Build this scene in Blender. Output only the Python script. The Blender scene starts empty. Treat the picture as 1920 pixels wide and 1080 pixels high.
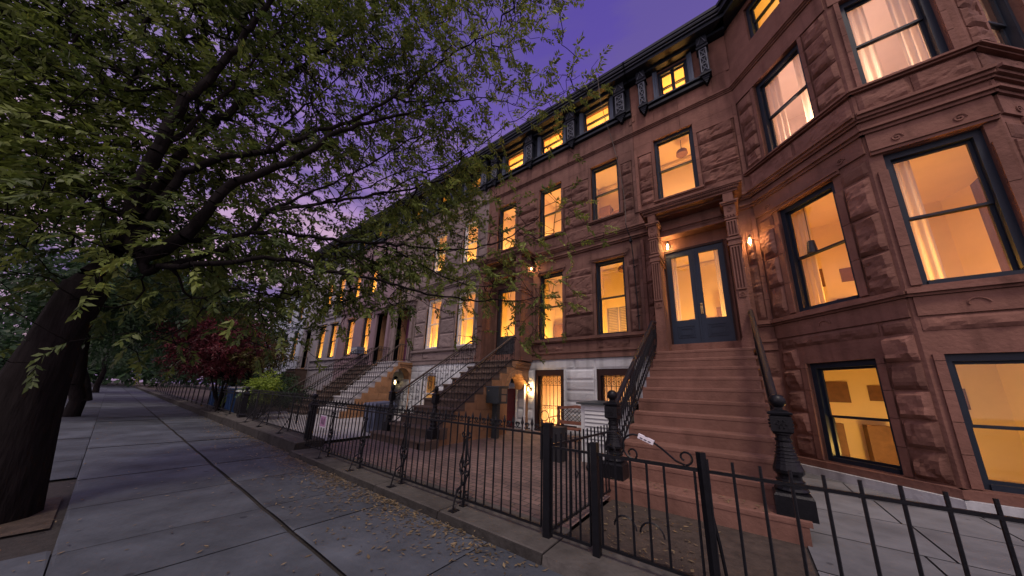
import bpy, bmesh, math, random
import numpy as np
from mathutils import Vector, Matrix, noise as mnoise

random.seed(7)
SC = bpy.context.scene
COL = SC.collection
R = math.radians

# ------------------------------------------------------------------ camera
cam_d = bpy.data.cameras.new('camera')
cam = bpy.data.objects.new('camera', cam_d)
COL.objects.link(cam)
F_PX, PITCH, ROLL, YAW = 560.987, 0.233784, 0.033991, 0.656722
cy, sy, cp, sp = math.cos(YAW), math.sin(YAW), math.cos(PITCH), math.sin(PITCH)
fwd = Vector((-sy * cp, cy * cp, sp))
rgt = Vector((cy, sy, 0))
upv = rgt.cross(fwd)
r2 = rgt * math.cos(ROLL) + upv * math.sin(ROLL)
u2 = -rgt * math.sin(ROLL) + upv * math.cos(ROLL)
CAM = Vector((0, 0, 1.2))
cam.matrix_world = Matrix(((r2.x, u2.x, -fwd.x, 0), (r2.y, u2.y, -fwd.y, 0), (r2.z, u2.z, -fwd.z, 1.2), (0, 0, 0, 1)))
cam_d.sensor_width = 36
cam_d.lens = F_PX / 1920 * 36
cam_d.shift_y = 60 / 1920
cam_d.clip_start = 0.05
cam_d.clip_end = 2000
SC.camera = cam

def ray(u, v):
    """direction from the camera through a photo pixel, used only to read distances while laying out"""
    return (r2 * ((u - 960) / F_PX) - u2 * ((v - 600) / F_PX) + fwd)

# ------------------------------------------------------------------ render settings and light
SC.render.engine = 'CYCLES'
SC.cycles.use_denoising = True
SC.cycles.max_bounces = 6
SC.cycles.diffuse_bounces = 3
SC.cycles.glossy_bounces = 3
SC.cycles.transparent_max_bounces = 12
SC.cycles.caustics_reflective = False
SC.cycles.caustics_refractive = False
SC.cycles.sample_clamp_indirect = 4
SC.view_settings.view_transform = 'Standard'
SC.view_settings.look = 'None'
SC.view_settings.exposure = 0.0
SC.view_settings.gamma = 1.0

world = bpy.data.worlds.new('World')
SC.world = world
world.use_nodes = True
wn, wl = world.node_tree.nodes, world.node_tree.links
wn.clear()
w_out = wn.new('ShaderNodeOutputWorld')
w_bg = wn.new('ShaderNodeBackground')
w_tc = wn.new('ShaderNodeTexCoord')
w_sep = wn.new('ShaderNodeSeparateXYZ')
wl.new(w_tc.outputs['Generated'], w_sep.inputs[0])
w_ramp = wn.new('ShaderNodeValToRGB')
cr = w_ramp.color_ramp
cr.elements[0].position = 0.0
cr.elements[0].color = (0.30, 0.20, 0.30, 1)
cr.elements[1].position = 1.0
cr.elements[1].color = (0.075, 0.055, 0.30, 1)
for p, c in ((0.12, (0.62, 0.41, 0.52)), (0.36, (0.55, 0.36, 0.58)), (0.52, (0.30, 0.19, 0.48)), (0.68, (0.16, 0.105, 0.40)), (0.82, (0.105, 0.072, 0.345))):
    e = cr.elements.new(p)
    e.color = (*c, 1)
wl.new(w_sep.outputs['Z'], w_ramp.inputs['Fac'])
# thin dusk clouds low in the sky
w_map = wn.new('ShaderNodeMapping')
w_map.inputs['Scale'].default_value = (2.0, 2.0, 9.0)
wl.new(w_tc.outputs['Generated'], w_map.inputs['Vector'])
w_noise = wn.new('ShaderNodeTexNoise')
w_noise.inputs['Scale'].default_value = 2.2
w_noise.inputs['Detail'].default_value = 7
wl.new(w_map.outputs[0], w_noise.inputs['Vector'])
w_cr = wn.new('ShaderNodeMapRange')
w_cr.interpolation_type = 'SMOOTHSTEP'
w_cr.inputs['From Min'].default_value = 0.40
w_cr.inputs['From Max'].default_value = 0.60
w_cr.inputs['To Max'].default_value = 0.85
wl.new(w_noise.outputs['Fac'], w_cr.inputs['Value'])
w_hz = wn.new('ShaderNodeMapRange')
w_hz.inputs['From Min'].default_value = 1.5
w_hz.inputs['From Max'].default_value = 0.30
wl.new(w_sep.outputs['Z'], w_hz.inputs['Value'])
w_mul = wn.new('ShaderNodeMath')
w_mul.operation = 'MULTIPLY'
wl.new(w_cr.outputs[0], w_mul.inputs[0])
wl.new(w_hz.outputs[0], w_mul.inputs[1])
w_mix = wn.new('ShaderNodeMix')
w_mix.data_type = 'RGBA'
w_mix.inputs['B'].default_value = (0.135, 0.10, 0.285, 1)
wl.new(w_mul.outputs[0], w_mix.inputs['Factor'])
wl.new(w_ramp.outputs['Color'], w_mix.inputs['A'])
w_n2 = wn.new('ShaderNodeTexNoise')
w_n2.inputs['Scale'].default_value = 3.4
w_n2.inputs['Detail'].default_value = 6
w_m2 = wn.new('ShaderNodeMapping')
w_m2.inputs['Scale'].default_value = (1.4, 1.4, 7.0)
w_m2.inputs['Location'].default_value = (3.0, 1.0, 0.5)
wl.new(w_tc.outputs['Generated'], w_m2.inputs['Vector'])
wl.new(w_m2.outputs[0], w_n2.inputs['Vector'])
w_p2 = wn.new('ShaderNodeMapRange')
w_p2.interpolation_type = 'SMOOTHSTEP'
w_p2.inputs['From Min'].default_value = 0.45
w_p2.inputs['From Max'].default_value = 0.70
w_p2.inputs['To Max'].default_value = 0.55
wl.new(w_n2.outputs['Fac'], w_p2.inputs['Value'])
w_h2 = wn.new('ShaderNodeMapRange')
w_h2.inputs['From Min'].default_value = 0.80
w_h2.inputs['From Max'].default_value = 0.35
wl.new(w_sep.outputs['Z'], w_h2.inputs['Value'])
w_q2 = wn.new('ShaderNodeMath')
w_q2.operation = 'MULTIPLY'
wl.new(w_p2.outputs[0], w_q2.inputs[0])
wl.new(w_h2.outputs[0], w_q2.inputs[1])
w_x2 = wn.new('ShaderNodeMix')
w_x2.data_type = 'RGBA'
w_x2.inputs['B'].default_value = (0.66, 0.43, 0.53, 1)
wl.new(w_q2.outputs[0], w_x2.inputs['Factor'])
wl.new(w_mix.outputs['Result'], w_x2.inputs['A'])
# warm glow added to the unseen sky behind the viewer to light the facades
w_dot = wn.new('ShaderNodeVectorMath')
w_dot.operation = 'DOT_PRODUCT'
gd = Vector((0.30, -0.86, 0.42)).normalized()
w_dot.inputs[1].default_value = gd
wl.new(w_tc.outputs['Generated'], w_dot.inputs[0])
w_gl = wn.new('ShaderNodeMapRange')
w_gl.interpolation_type = 'SMOOTHSTEP'
w_gl.inputs['From Min'].default_value = -0.10
w_gl.inputs['From Max'].default_value = 0.70
wl.new(w_dot.outputs['Value'], w_gl.inputs['Value'])
w_gm = wn.new('ShaderNodeMix')
w_gm.data_type = 'RGBA'
w_gm.blend_type = 'ADD'
w_gm.inputs['B'].default_value = (0.52, 0.455, 0.39, 1)
wl.new(w_gl.outputs[0], w_gm.inputs['Factor'])
wl.new(w_x2.outputs['Result'], w_gm.inputs['A'])
wl.new(w_gm.outputs['Result'], w_bg.inputs['Color'])
w_bg.inputs['Strength'].default_value = 1.08
wl.new(w_bg.outputs[0], w_out.inputs['Surface'])

sun_d = bpy.data.lights.new('sun', 'SUN')
sun_d.energy = 1.5
sun_d.angle = R(13)
sun_d.color = (1.0, 0.84, 0.70)
sun = bpy.data.objects.new('sun', sun_d)
COL.objects.link(sun)
sun.rotation_euler = Vector((-0.34, 0.42, -0.84)).to_track_quat('-Z', 'Y').to_euler()

# ------------------------------------------------------------------ materials
def pmat(name, col, rough=0.8, scale=6.0, var=0.18, bump=0.25, bscale=None, metal=0.0, spec=0.4, stain=0.0, tone=True, streak=False, coat=0.0, drip=0.0):
    m = bpy.data.materials.new(name)
    m.use_nodes = True
    n, l = m.node_tree.nodes, m.node_tree.links
    b = n['Principled BSDF']
    b.inputs['Roughness'].default_value = rough
    b.inputs['Metallic'].default_value = metal
    b.inputs['Specular IOR Level'].default_value = spec
    b.inputs['Coat Weight'].default_value = coat
    tc = n.new('ShaderNodeTexCoord')
    mp = n.new('ShaderNodeMapping')
    if streak:
        mp.inputs['Scale'].default_value = (1, 1, 0.18)
    l.new(tc.outputs['Object'], mp.inputs['Vector'])
    nz = n.new('ShaderNodeTexNoise')
    nz.inputs['Scale'].default_value = scale
    nz.inputs['Detail'].default_value = 8
    nz.inputs['Roughness'].default_value = 0.62
    l.new(mp.outputs[0], nz.inputs['Vector'])
    rp = n.new('ShaderNodeValToRGB')
    rp.color_ramp.elements[0].position = 0.3
    rp.color_ramp.elements[1].position = 0.72
    rp.color_ramp.elements[0].color = (*[c * (1 - var) for c in col], 1)
    rp.color_ramp.elements[1].color = (*[min(1, c * (1 + var)) for c in col], 1)
    l.new(nz.outputs['Fac'], rp.inputs['Fac'])
    cout = rp.outputs['Color']
    if stain > 0:
        n2 = n.new('ShaderNodeTexNoise')
        n2.inputs['Scale'].default_value = 0.9
        n2.inputs['Detail'].default_value = 6
        l.new(tc.outputs['Object'], n2.inputs['Vector'])
        mr = n.new('ShaderNodeMapRange')
        mr.inputs['From Min'].default_value = 0.42
        mr.inputs['From Max'].default_value = 0.70
        mr.inputs['To Max'].default_value = stain
        l.new(n2.outputs['Fac'], mr.inputs['Value'])
        mx = n.new('ShaderNodeMix')
        mx.data_type = 'RGBA'
        mx.blend_type = 'MULTIPLY'
        mx.inputs['B'].default_value = (0.45, 0.42, 0.42, 1)
        l.new(mr.outputs[0], mx.inputs['Factor'])
        l.new(cout, mx.inputs['A'])
        cout = mx.outputs['Result']
    if drip > 0:
        md = n.new('ShaderNodeMapping')
        md.inputs['Scale'].default_value = (5.5, 5.5, 0.42)
        l.new(tc.outputs['Object'], md.inputs['Vector'])
        n4 = n.new('ShaderNodeTexNoise')
        n4.inputs['Scale'].default_value = 1.0
        n4.inputs['Detail'].default_value = 5
        l.new(md.outputs[0], n4.inputs['Vector'])
        m4 = n.new('ShaderNodeMapRange')
        m4.inputs['From Min'].default_value = 0.50
        m4.inputs['From Max'].default_value = 0.72
        m4.inputs['To Max'].default_value = drip
        l.new(n4.outputs['Fac'], m4.inputs['Value'])
        x4 = n.new('ShaderNodeMix')
        x4.data_type = 'RGBA'
        x4.blend_type = 'MULTIPLY'
        x4.inputs['B'].default_value = (0.40, 0.38, 0.38, 1)
        l.new(m4.outputs[0], x4.inputs['Factor'])
        l.new(cout, x4.inputs['A'])
        cout = x4.outputs['Result']
    if tone:
        at = n.new('ShaderNodeAttribute')
        at.attribute_name = 'tone'
        mx = n.new('ShaderNodeMix')
        mx.data_type = 'RGBA'
        mx.blend_type = 'MULTIPLY'
        mx.inputs['Factor'].default_value = 1
        l.new(cout, mx.inputs['A'])
        l.new(at.outputs['Color'], mx.inputs['B'])
        cout = mx.outputs['Result']
    l.new(cout, b.inputs['Base Color'])
    if bump > 0:
        n3 = n.new('ShaderNodeTexNoise')
        n3.inputs['Scale'].default_value = bscale or scale * 5
        n3.inputs['Detail'].default_value = 6
        l.new(mp.outputs[0], n3.inputs['Vector'])
        bp = n.new('ShaderNodeBump')
        bp.inputs['Strength'].default_value = bump
        bp.inputs['Distance'].default_value = 0.02
        l.new(n3.outputs['Fac'], bp.inputs['Height'])
        l.new(bp.outputs[0], b.inputs['Normal'])
    return m

M = {}
M['brown_a'] = pmat('brownstone warm', (0.212, 0.108, 0.082), 0.85, 3.5, 0.18, 0.5, 22, spec=.15, stain=0.45, drip=.55)
M['brown_b'] = pmat('brownstone plum', (0.178, 0.098, 0.078), 0.85, 3.5, 0.20, 0.5, 22, spec=.15, stain=0.5, drip=.65)
M['stoop_a'] = pmat('painted stoop brown', (0.195, 0.104, 0.080), 0.85, 5, 0.16, 0.3, 30, spec=.12, stain=0.45, drip=.25)
M['stoop_b'] = pmat('dark worn stoop stone', (0.095, 0.066, 0.050), 0.8, 5, 0.2, 0.2, 30, stain=0.3)
M['ochre'] = pmat('ochre sandstone', (0.30, 0.165, 0.085), 0.85, 4, 0.2, 0.3, 24, stain=0.4)
M['grey_stone'] = pmat('grey facade stone', (0.21, 0.165, 0.155), 0.85, 3.5, 0.18, 0.35, 22, stain=0.3)
M['mauve'] = pmat('mauve facade paint', (0.235, 0.165, 0.185), 0.8, 3, 0.1, 0.15, 22, stain=0.25)
M['pale_grey'] = pmat('pale grey facade paint', (0.33, 0.31, 0.34), 0.8, 3, 0.1, 0.15, 22, stain=0.3)
M['pale_blue'] = pmat('pale blue facade paint', (0.46, 0.50, 0.60), 0.8, 3, 0.1, 0.15, 22, stain=0.25)
M['white_stone'] = pmat('white painted stone', (0.54, 0.57, 0.585), 0.8, 3, 0.10, 0.3, 18, spec=.15, stain=0.45, drip=.5)
M['white_step'] = pmat('pale grey painted steps', (0.36, 0.355, 0.36), 0.75, 4, 0.1, 0.15, 24, stain=0.4)
M['trim'] = pmat('blue black window paint', (0.013, 0.020, 0.033), 0.45, 8, 0.15, 0.06, 60, spec=0.25)
M['trim_edge'] = pmat('blue grey moulding paint', (0.070, 0.092, 0.130), 0.45, 8, 0.15, 0.06, 60, spec=0.25)
M['trim_brown'] = pmat('dark brown frame paint', (0.030, 0.014, 0.012), 0.55, 8, 0.15, 0.06, 60, spec=.2)
M['trim_white'] = pmat('off white frame paint', (0.60, 0.60, 0.62), 0.5, 8, 0.08, 0.05, 60)
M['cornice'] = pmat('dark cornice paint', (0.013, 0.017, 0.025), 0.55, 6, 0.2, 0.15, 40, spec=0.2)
M['cornice_grey'] = pmat('cornice lattice grey', (0.095, 0.108, 0.14), 0.6, 6, 0.15, 0.1, 40)  # lighter grey for the bracket lattice and cornice edging
M['door_blue'] = pmat('navy door paint', (0.016, 0.027, 0.050), 0.42, 8, 0.12, 0.05, 60, spec=0.25)
M['door_red'] = pmat('dark red door paint', (0.16, 0.018, 0.016), 0.45, 8, 0.15, 0.05, 60)
M['door_wine'] = pmat('wine purple door paint', (0.11, 0.035, 0.075), 0.5, 8, 0.15, 0.05, 60)
M['door_dark'] = pmat('near black door paint', (0.02, 0.02, 0.024), 0.45, 8, 0.15, 0.05, 60)
M['iron'] = pmat('black painted iron', (0.008, 0.0085, 0.011), 0.34, 20, 0.3, 0.12, 90, spec=0.22)
M['iron_rail'] = pmat('worn handrail paint', (0.014, 0.014, 0.020), 0.42, 14, 0.3, 0.1, 80, spec=0.2)
M['iron_worn'] = pmat('worn brownish iron', (0.075, 0.060, 0.053), 0.55, 14, 0.3, 0.1, 80, spec=.2)
M['brass'] = pmat('aged brass', (0.42, 0.28, 0.12), 0.35, 12, 0.2, 0.05, 60, metal=1.0)
M['concrete'] = pmat('grey yard paving', (0.31, 0.305, 0.31), 0.85, 3, 0.14, 0.25, 30, stain=0.45)
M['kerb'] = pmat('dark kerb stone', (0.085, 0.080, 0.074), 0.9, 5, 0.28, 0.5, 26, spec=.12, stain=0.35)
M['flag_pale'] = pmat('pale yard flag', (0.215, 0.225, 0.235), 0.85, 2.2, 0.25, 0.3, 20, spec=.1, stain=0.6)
M['kerb_shade'] = pmat('kerb stone with painted shade', (0.040, 0.038, 0.036), 0.92, 6, 0.35, 0.6, 24, spec=.1, stain=0.3)  # kerb stone darkened to paint shade on the faces below the lighter tops
M['flag'] = pmat('bluestone sidewalk flag', (0.084, 0.097, 0.116), 0.75, 1.7, 0.35, 0.35, 14, spec=.18, stain=0.55)
M['joint'] = pmat('sandy joint', (0.035, 0.032, 0.03), 0.95, 20, 0.3, 0.3, 60)
M['asphalt'] = pmat('asphalt', (0.05, 0.05, 0.054), 0.85, 30, 0.25, 0.4, 120)
M['soil'] = pmat('garden soil', (0.06, 0.045, 0.035), 0.95, 9, 0.4, 0.6, 30)
M['bark'] = pmat('dark wet bark', (0.013, 0.011, 0.011), 0.92, 14, 0.45, 1.0, 22, spec=.06, streak=True)
M['bark_thin'] = pmat('twig bark', (0.012, 0.010, 0.010), 0.92, 14, 0.4, 0.4, 40, spec=.06)
M['wood'] = pmat('worn bench wood', (0.20, 0.085, 0.055), 0.6, 9, 0.3, 0.2, 40)
M['bin_blue'] = pmat('navy bin plastic', (0.028, 0.075, 0.19), 0.45, 5, 0.2, 0.08, 40, spec=0.5)
M['bin_grey'] = pmat('grey blue bin plastic', (0.095, 0.115, 0.17), 0.5, 5, 0.2, 0.08, 40)
M['bin_black'] = pmat('black bin plastic', (0.016, 0.017, 0.02), 0.5, 5, 0.2, 0.08, 40)
M['ac_white'] = pmat('painted louvre metal', (0.55, 0.58, 0.58), 0.5, 4, 0.1, 0.05, 40, stain=0.25)
M['mail'] = pmat('dark green grey steel', (0.030, 0.040, 0.044), 0.42, 8, 0.2, 0.06, 60)
M['plate'] = pmat('dull metal plate', (0.24, 0.18, 0.12), 0.5, 8, 0.2, 0.06, 60)
M['paper_pink'] = pmat('pink notice paper', (0.50, 0.27, 0.42), 0.8, 8, 0.08, 0.0)
M['paper_white'] = pmat('white paper', (0.72, 0.70, 0.74), 0.8, 8, 0.06, 0.0)
M['ink'] = pmat('printed ink', (0.05, 0.05, 0.08), 0.8, 8, 0.1, 0.0)
M['curtain'] = None
M['shelf'] = pmat('dark shelf wood', (0.16, 0.075, 0.035), 0.6, 9, 0.25, 0.1, 40)
M['books'] = pmat('book spines', (0.25, 0.12, 0.07), 0.7, 30, 0.7, 0.0)
M['shutter'] = pmat('louvred shutter paint', (0.62, 0.48, 0.34), 0.6, 9, 0.1, 0.05, 40)
M['room'] = pmat('warm plaster', (0.86, 0.67, 0.40), 0.9, 2, 0.05, 0.0)
M['room_pink'] = pmat('pale plaster', (0.86, 0.74, 0.66), 0.9, 2, 0.05, 0.0)
M['room_floor'] = pmat('parquet', (0.30, 0.15, 0.07), 0.6, 9, 0.2, 0.0)

def spots(m, scale=2.4):
    n, l = m.node_tree.nodes, m.node_tree.links
    b = n['Principled BSDF']
    src = b.inputs['Base Color'].links[0].from_socket
    tc = n.new('ShaderNodeTexCoord')
    vo = n.new('ShaderNodeTexVoronoi')
    vo.inputs['Scale'].default_value = scale
    l.new(tc.outputs['Object'], vo.inputs['Vector'])
    mr = n.new('ShaderNodeMapRange')
    mr.inputs['From Min'].default_value = 0.085
    mr.inputs['From Max'].default_value = 0.055
    mr.inputs['To Max'].default_value = 0.75
    l.new(vo.outputs['Distance'], mr.inputs['Value'])
    mx = n.new('ShaderNodeMix')
    mx.data_type = 'RGBA'
    mx.blend_type = 'MULTIPLY'
    mx.inputs['B'].default_value = (0.42, 0.42, 0.44, 1)
    l.new(mr.outputs[0], mx.inputs['Factor'])
    l.new(src, mx.inputs['A'])
    l.new(mx.outputs['Result'], b.inputs['Base Color'])
spots(M['flag'])
spots(M['flag_pale'], 3.1)

def herringbone():
    m = bpy.data.materials.new('brick pavers')
    m.use_nodes = True
    n, l = m.node_tree.nodes, m.node_tree.links
    b = n['Principled BSDF']
    b.inputs['Roughness'].default_value = 0.8
    tc = n.new('ShaderNodeTexCoord')
    mp = n.new('ShaderNodeMapping')
    mp.inputs['Rotation'].default_value = (0, 0, R(0))
    l.new(tc.outputs['Object'], mp.inputs['Vector'])
    br = n.new('ShaderNodeTexBrick')
    br.inputs['Scale'].default_value = 1.0
    br.inputs['Brick Width'].default_value = 0.21
    br.inputs['Row Height'].default_value = 0.105
    br.inputs['Mortar Size'].default_value = 0.008
    br.inputs['Mortar Smooth'].default_value = 0.3
    br.inputs['Color1'].default_value = (0.20, 0.135, 0.12, 1)
    br.inputs['Color2'].default_value = (0.13, 0.090, 0.082, 1)
    br.inputs['Mortar'].default_value = (0.05, 0.042, 0.04, 1)
    # wavy interlocking edges
    wv = n.new('ShaderNodeTexNoise')
    wv.inputs['Scale'].default_value = 14
    l.new(tc.outputs['Object'], wv.inputs['Vector'])
    vm = n.new('ShaderNodeVectorMath')
    vm.operation = 'MULTIPLY_ADD'
    vm.inputs[1].default_value = (0.03, 0.03, 0)
    l.new(wv.outputs['Color'], vm.inputs[0])
    l.new(mp.outputs[0], vm.inputs[2])
    l.new(vm.outputs[0], br.inputs['Vector'])
    nz = n.new('ShaderNodeTexNoise')
    nz.inputs['Scale'].default_value = 1.6
    nz.inputs['Detail'].default_value = 7
    l.new(tc.outputs['Object'], nz.inputs['Vector'])
    mr = n.new('ShaderNodeMapRange')
    mr.inputs['From Min'].default_value = 0.3
    mr.inputs['From Max'].default_value = 0.7
    mr.inputs['To Min'].default_value = 0.65
    mr.inputs['To Max'].default_value = 1.2
    l.new(nz.outputs['Fac'], mr.inputs['Value'])
    mx = n.new('ShaderNodeMix')
    mx.data_type = 'RGBA'
    mx.blend_type = 'MULTIPLY'
    mx.inputs['Factor'].default_value = 1
    l.new(br.outputs['Color'], mx.inputs['A'])
    l.new(mr.outputs[0], mx.inputs['B'])
    l.new(mx.outputs['Result'], b.inputs['Base Color'])
    bp = n.new('ShaderNodeBump')
    bp.inputs['Strength'].default_value = 0.5
    bp.inputs['Distance'].default_value = 0.01
    bp.invert = True
    l.new(br.outputs['Fac'], bp.inputs['Height'])
    l.new(bp.outputs[0], b.inputs['Normal'])
    return m
M['pavers'] = herringbone()

def glass_mat(name, tint=(1, 1, 1), refl=1.0):
    m = bpy.data.materials.new(name)
    m.use_nodes = True
    n, l = m.node_tree.nodes, m.node_tree.links
    n.clear()
    out = n.new('ShaderNodeOutputMaterial')
    tr = n.new('ShaderNodeBsdfTransparent')
    tr.inputs['Color'].default_value = (*tint, 1)
    gl = n.new('ShaderNodeBsdfGlossy')
    gl.inputs['Roughness'].default_value = 0.03
    lw = n.new('ShaderNodeLayerWeight')
    lw.inputs['Blend'].default_value = 0.5
    pw = n.new('ShaderNodeMath')
    pw.operation = 'POWER'
    pw.inputs[1].default_value = 4.0
    l.new(lw.outputs['Facing'], pw.inputs[0])
    fr = n.new('ShaderNodeMath')
    fr.operation = 'MULTIPLY_ADD'
    fr.inputs[1].default_value = 0.9
    fr.inputs[2].default_value = 0.07
    l.new(pw.outputs[0], fr.inputs[0])
    nz = n.new('ShaderNodeTexNoise')
    nz.inputs['Scale'].default_value = 1.7
    bp = n.new('ShaderNodeBump')
    bp.inputs['Strength'].default_value = 0.06
    l.new(nz.outputs['Fac'], bp.inputs['Height'])
    l.new(bp.outputs[0], gl.inputs['Normal'])
    mm = n.new('ShaderNodeMath')
    mm.operation = 'MULTIPLY'
    mm.use_clamp = True
    mm.inputs[1].default_value = refl
    l.new(fr.outputs[0], mm.inputs[0])
    mx = n.new('ShaderNodeMixShader')
    l.new(mm.outputs[0], mx.inputs[0])
    l.new(tr.outputs[0], mx.inputs[1])
    l.new(gl.outputs[0], mx.inputs[2])
    l.new(mx.outputs[0], out.inputs['Surface'])
    return m
M['glass'] = glass_mat('window glass')
M['glass_bay'] = glass_mat('reflecting window glass', (1, 1, 1), 1.6)
M['glass_lamp'] = glass_mat('lamp glass', (1, 0.95, 0.9), 1.0)

def emit_mat(name, col, s):
    m = bpy.data.materials.new(name)
    m.use_nodes = True
    n, l = m.node_tree.nodes, m.node_tree.links
    n.clear()
    out = n.new('ShaderNodeOutputMaterial')
    e = n.new('ShaderNodeEmission')
    e.inputs['Color'].default_value = (*col, 1)
    e.inputs['Strength'].default_value = s
    l.new(e.outputs[0], out.inputs['Surface'])
    return m
M['bulb'] = emit_mat('glowing bulb', (1.0, 0.72, 0.36), 14)

def leaf_mat(name, c0, c1, trans=0.35):
    m = bpy.data.materials.new(name)
    m.use_nodes = True
    n, l = m.node_tree.nodes, m.node_tree.links
    n.clear()
    out = n.new('ShaderNodeOutputMaterial')
    at = n.new('ShaderNodeAttribute')
    at.attribute_name = 'tone'
    mx = n.new('ShaderNodeMix')
    mx.data_type = 'RGBA'
    mx.inputs['A'].default_value = (*c0, 1)
    mx.inputs['B'].default_value = (*c1, 1)
    l.new(at.outputs['Fac'], mx.inputs['Factor'])
    df = n.new('ShaderNodeBsdfPrincipled')
    df.inputs['Roughness'].default_value = 0.5
    df.inputs['Specular IOR Level'].default_value = 0.35
    tl = n.new('ShaderNodeBsdfTranslucent')
    l.new(mx.outputs['Result'], df.inputs['Base Color'])
    l.new(mx.outputs['Result'], tl.inputs['Color'])
    ms = n.new('ShaderNodeMixShader')
    ms.inputs[0].default_value = trans
    l.new(df.outputs[0], ms.inputs[1])
    l.new(tl.outputs[0], ms.inputs[2])
    l.new(ms.outputs[0], out.inputs['Surface'])
    return m
M['curtain'] = leaf_mat('cream curtain', (0.86, 0.74, 0.58), (0.86, 0.74, 0.58), 0.55)
M['leaf'] = leaf_mat('street tree leaf', (0.050, 0.080, 0.021), (0.29, 0.365, 0.078))
M['leaf_far'] = leaf_mat('dense green leaf', (0.022, 0.055, 0.022), (0.065, 0.125, 0.040))
M['leaf_red'] = leaf_mat('red maple leaf', (0.050, 0.010, 0.014), (0.19, 0.030, 0.044))
M['leaf_lime'] = leaf_mat('lime shrub leaf', (0.10, 0.16, 0.02), (0.34, 0.46, 0.05))
M['leaf_olive'] = leaf_mat('olive leaf', (0.06, 0.06, 0.016), (0.14, 0.125, 0.03))
M['leaf_dry'] = leaf_mat('dry fallen leaf', (0.08, 0.06, 0.035), (0.28, 0.215, 0.12), 0.1)

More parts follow.
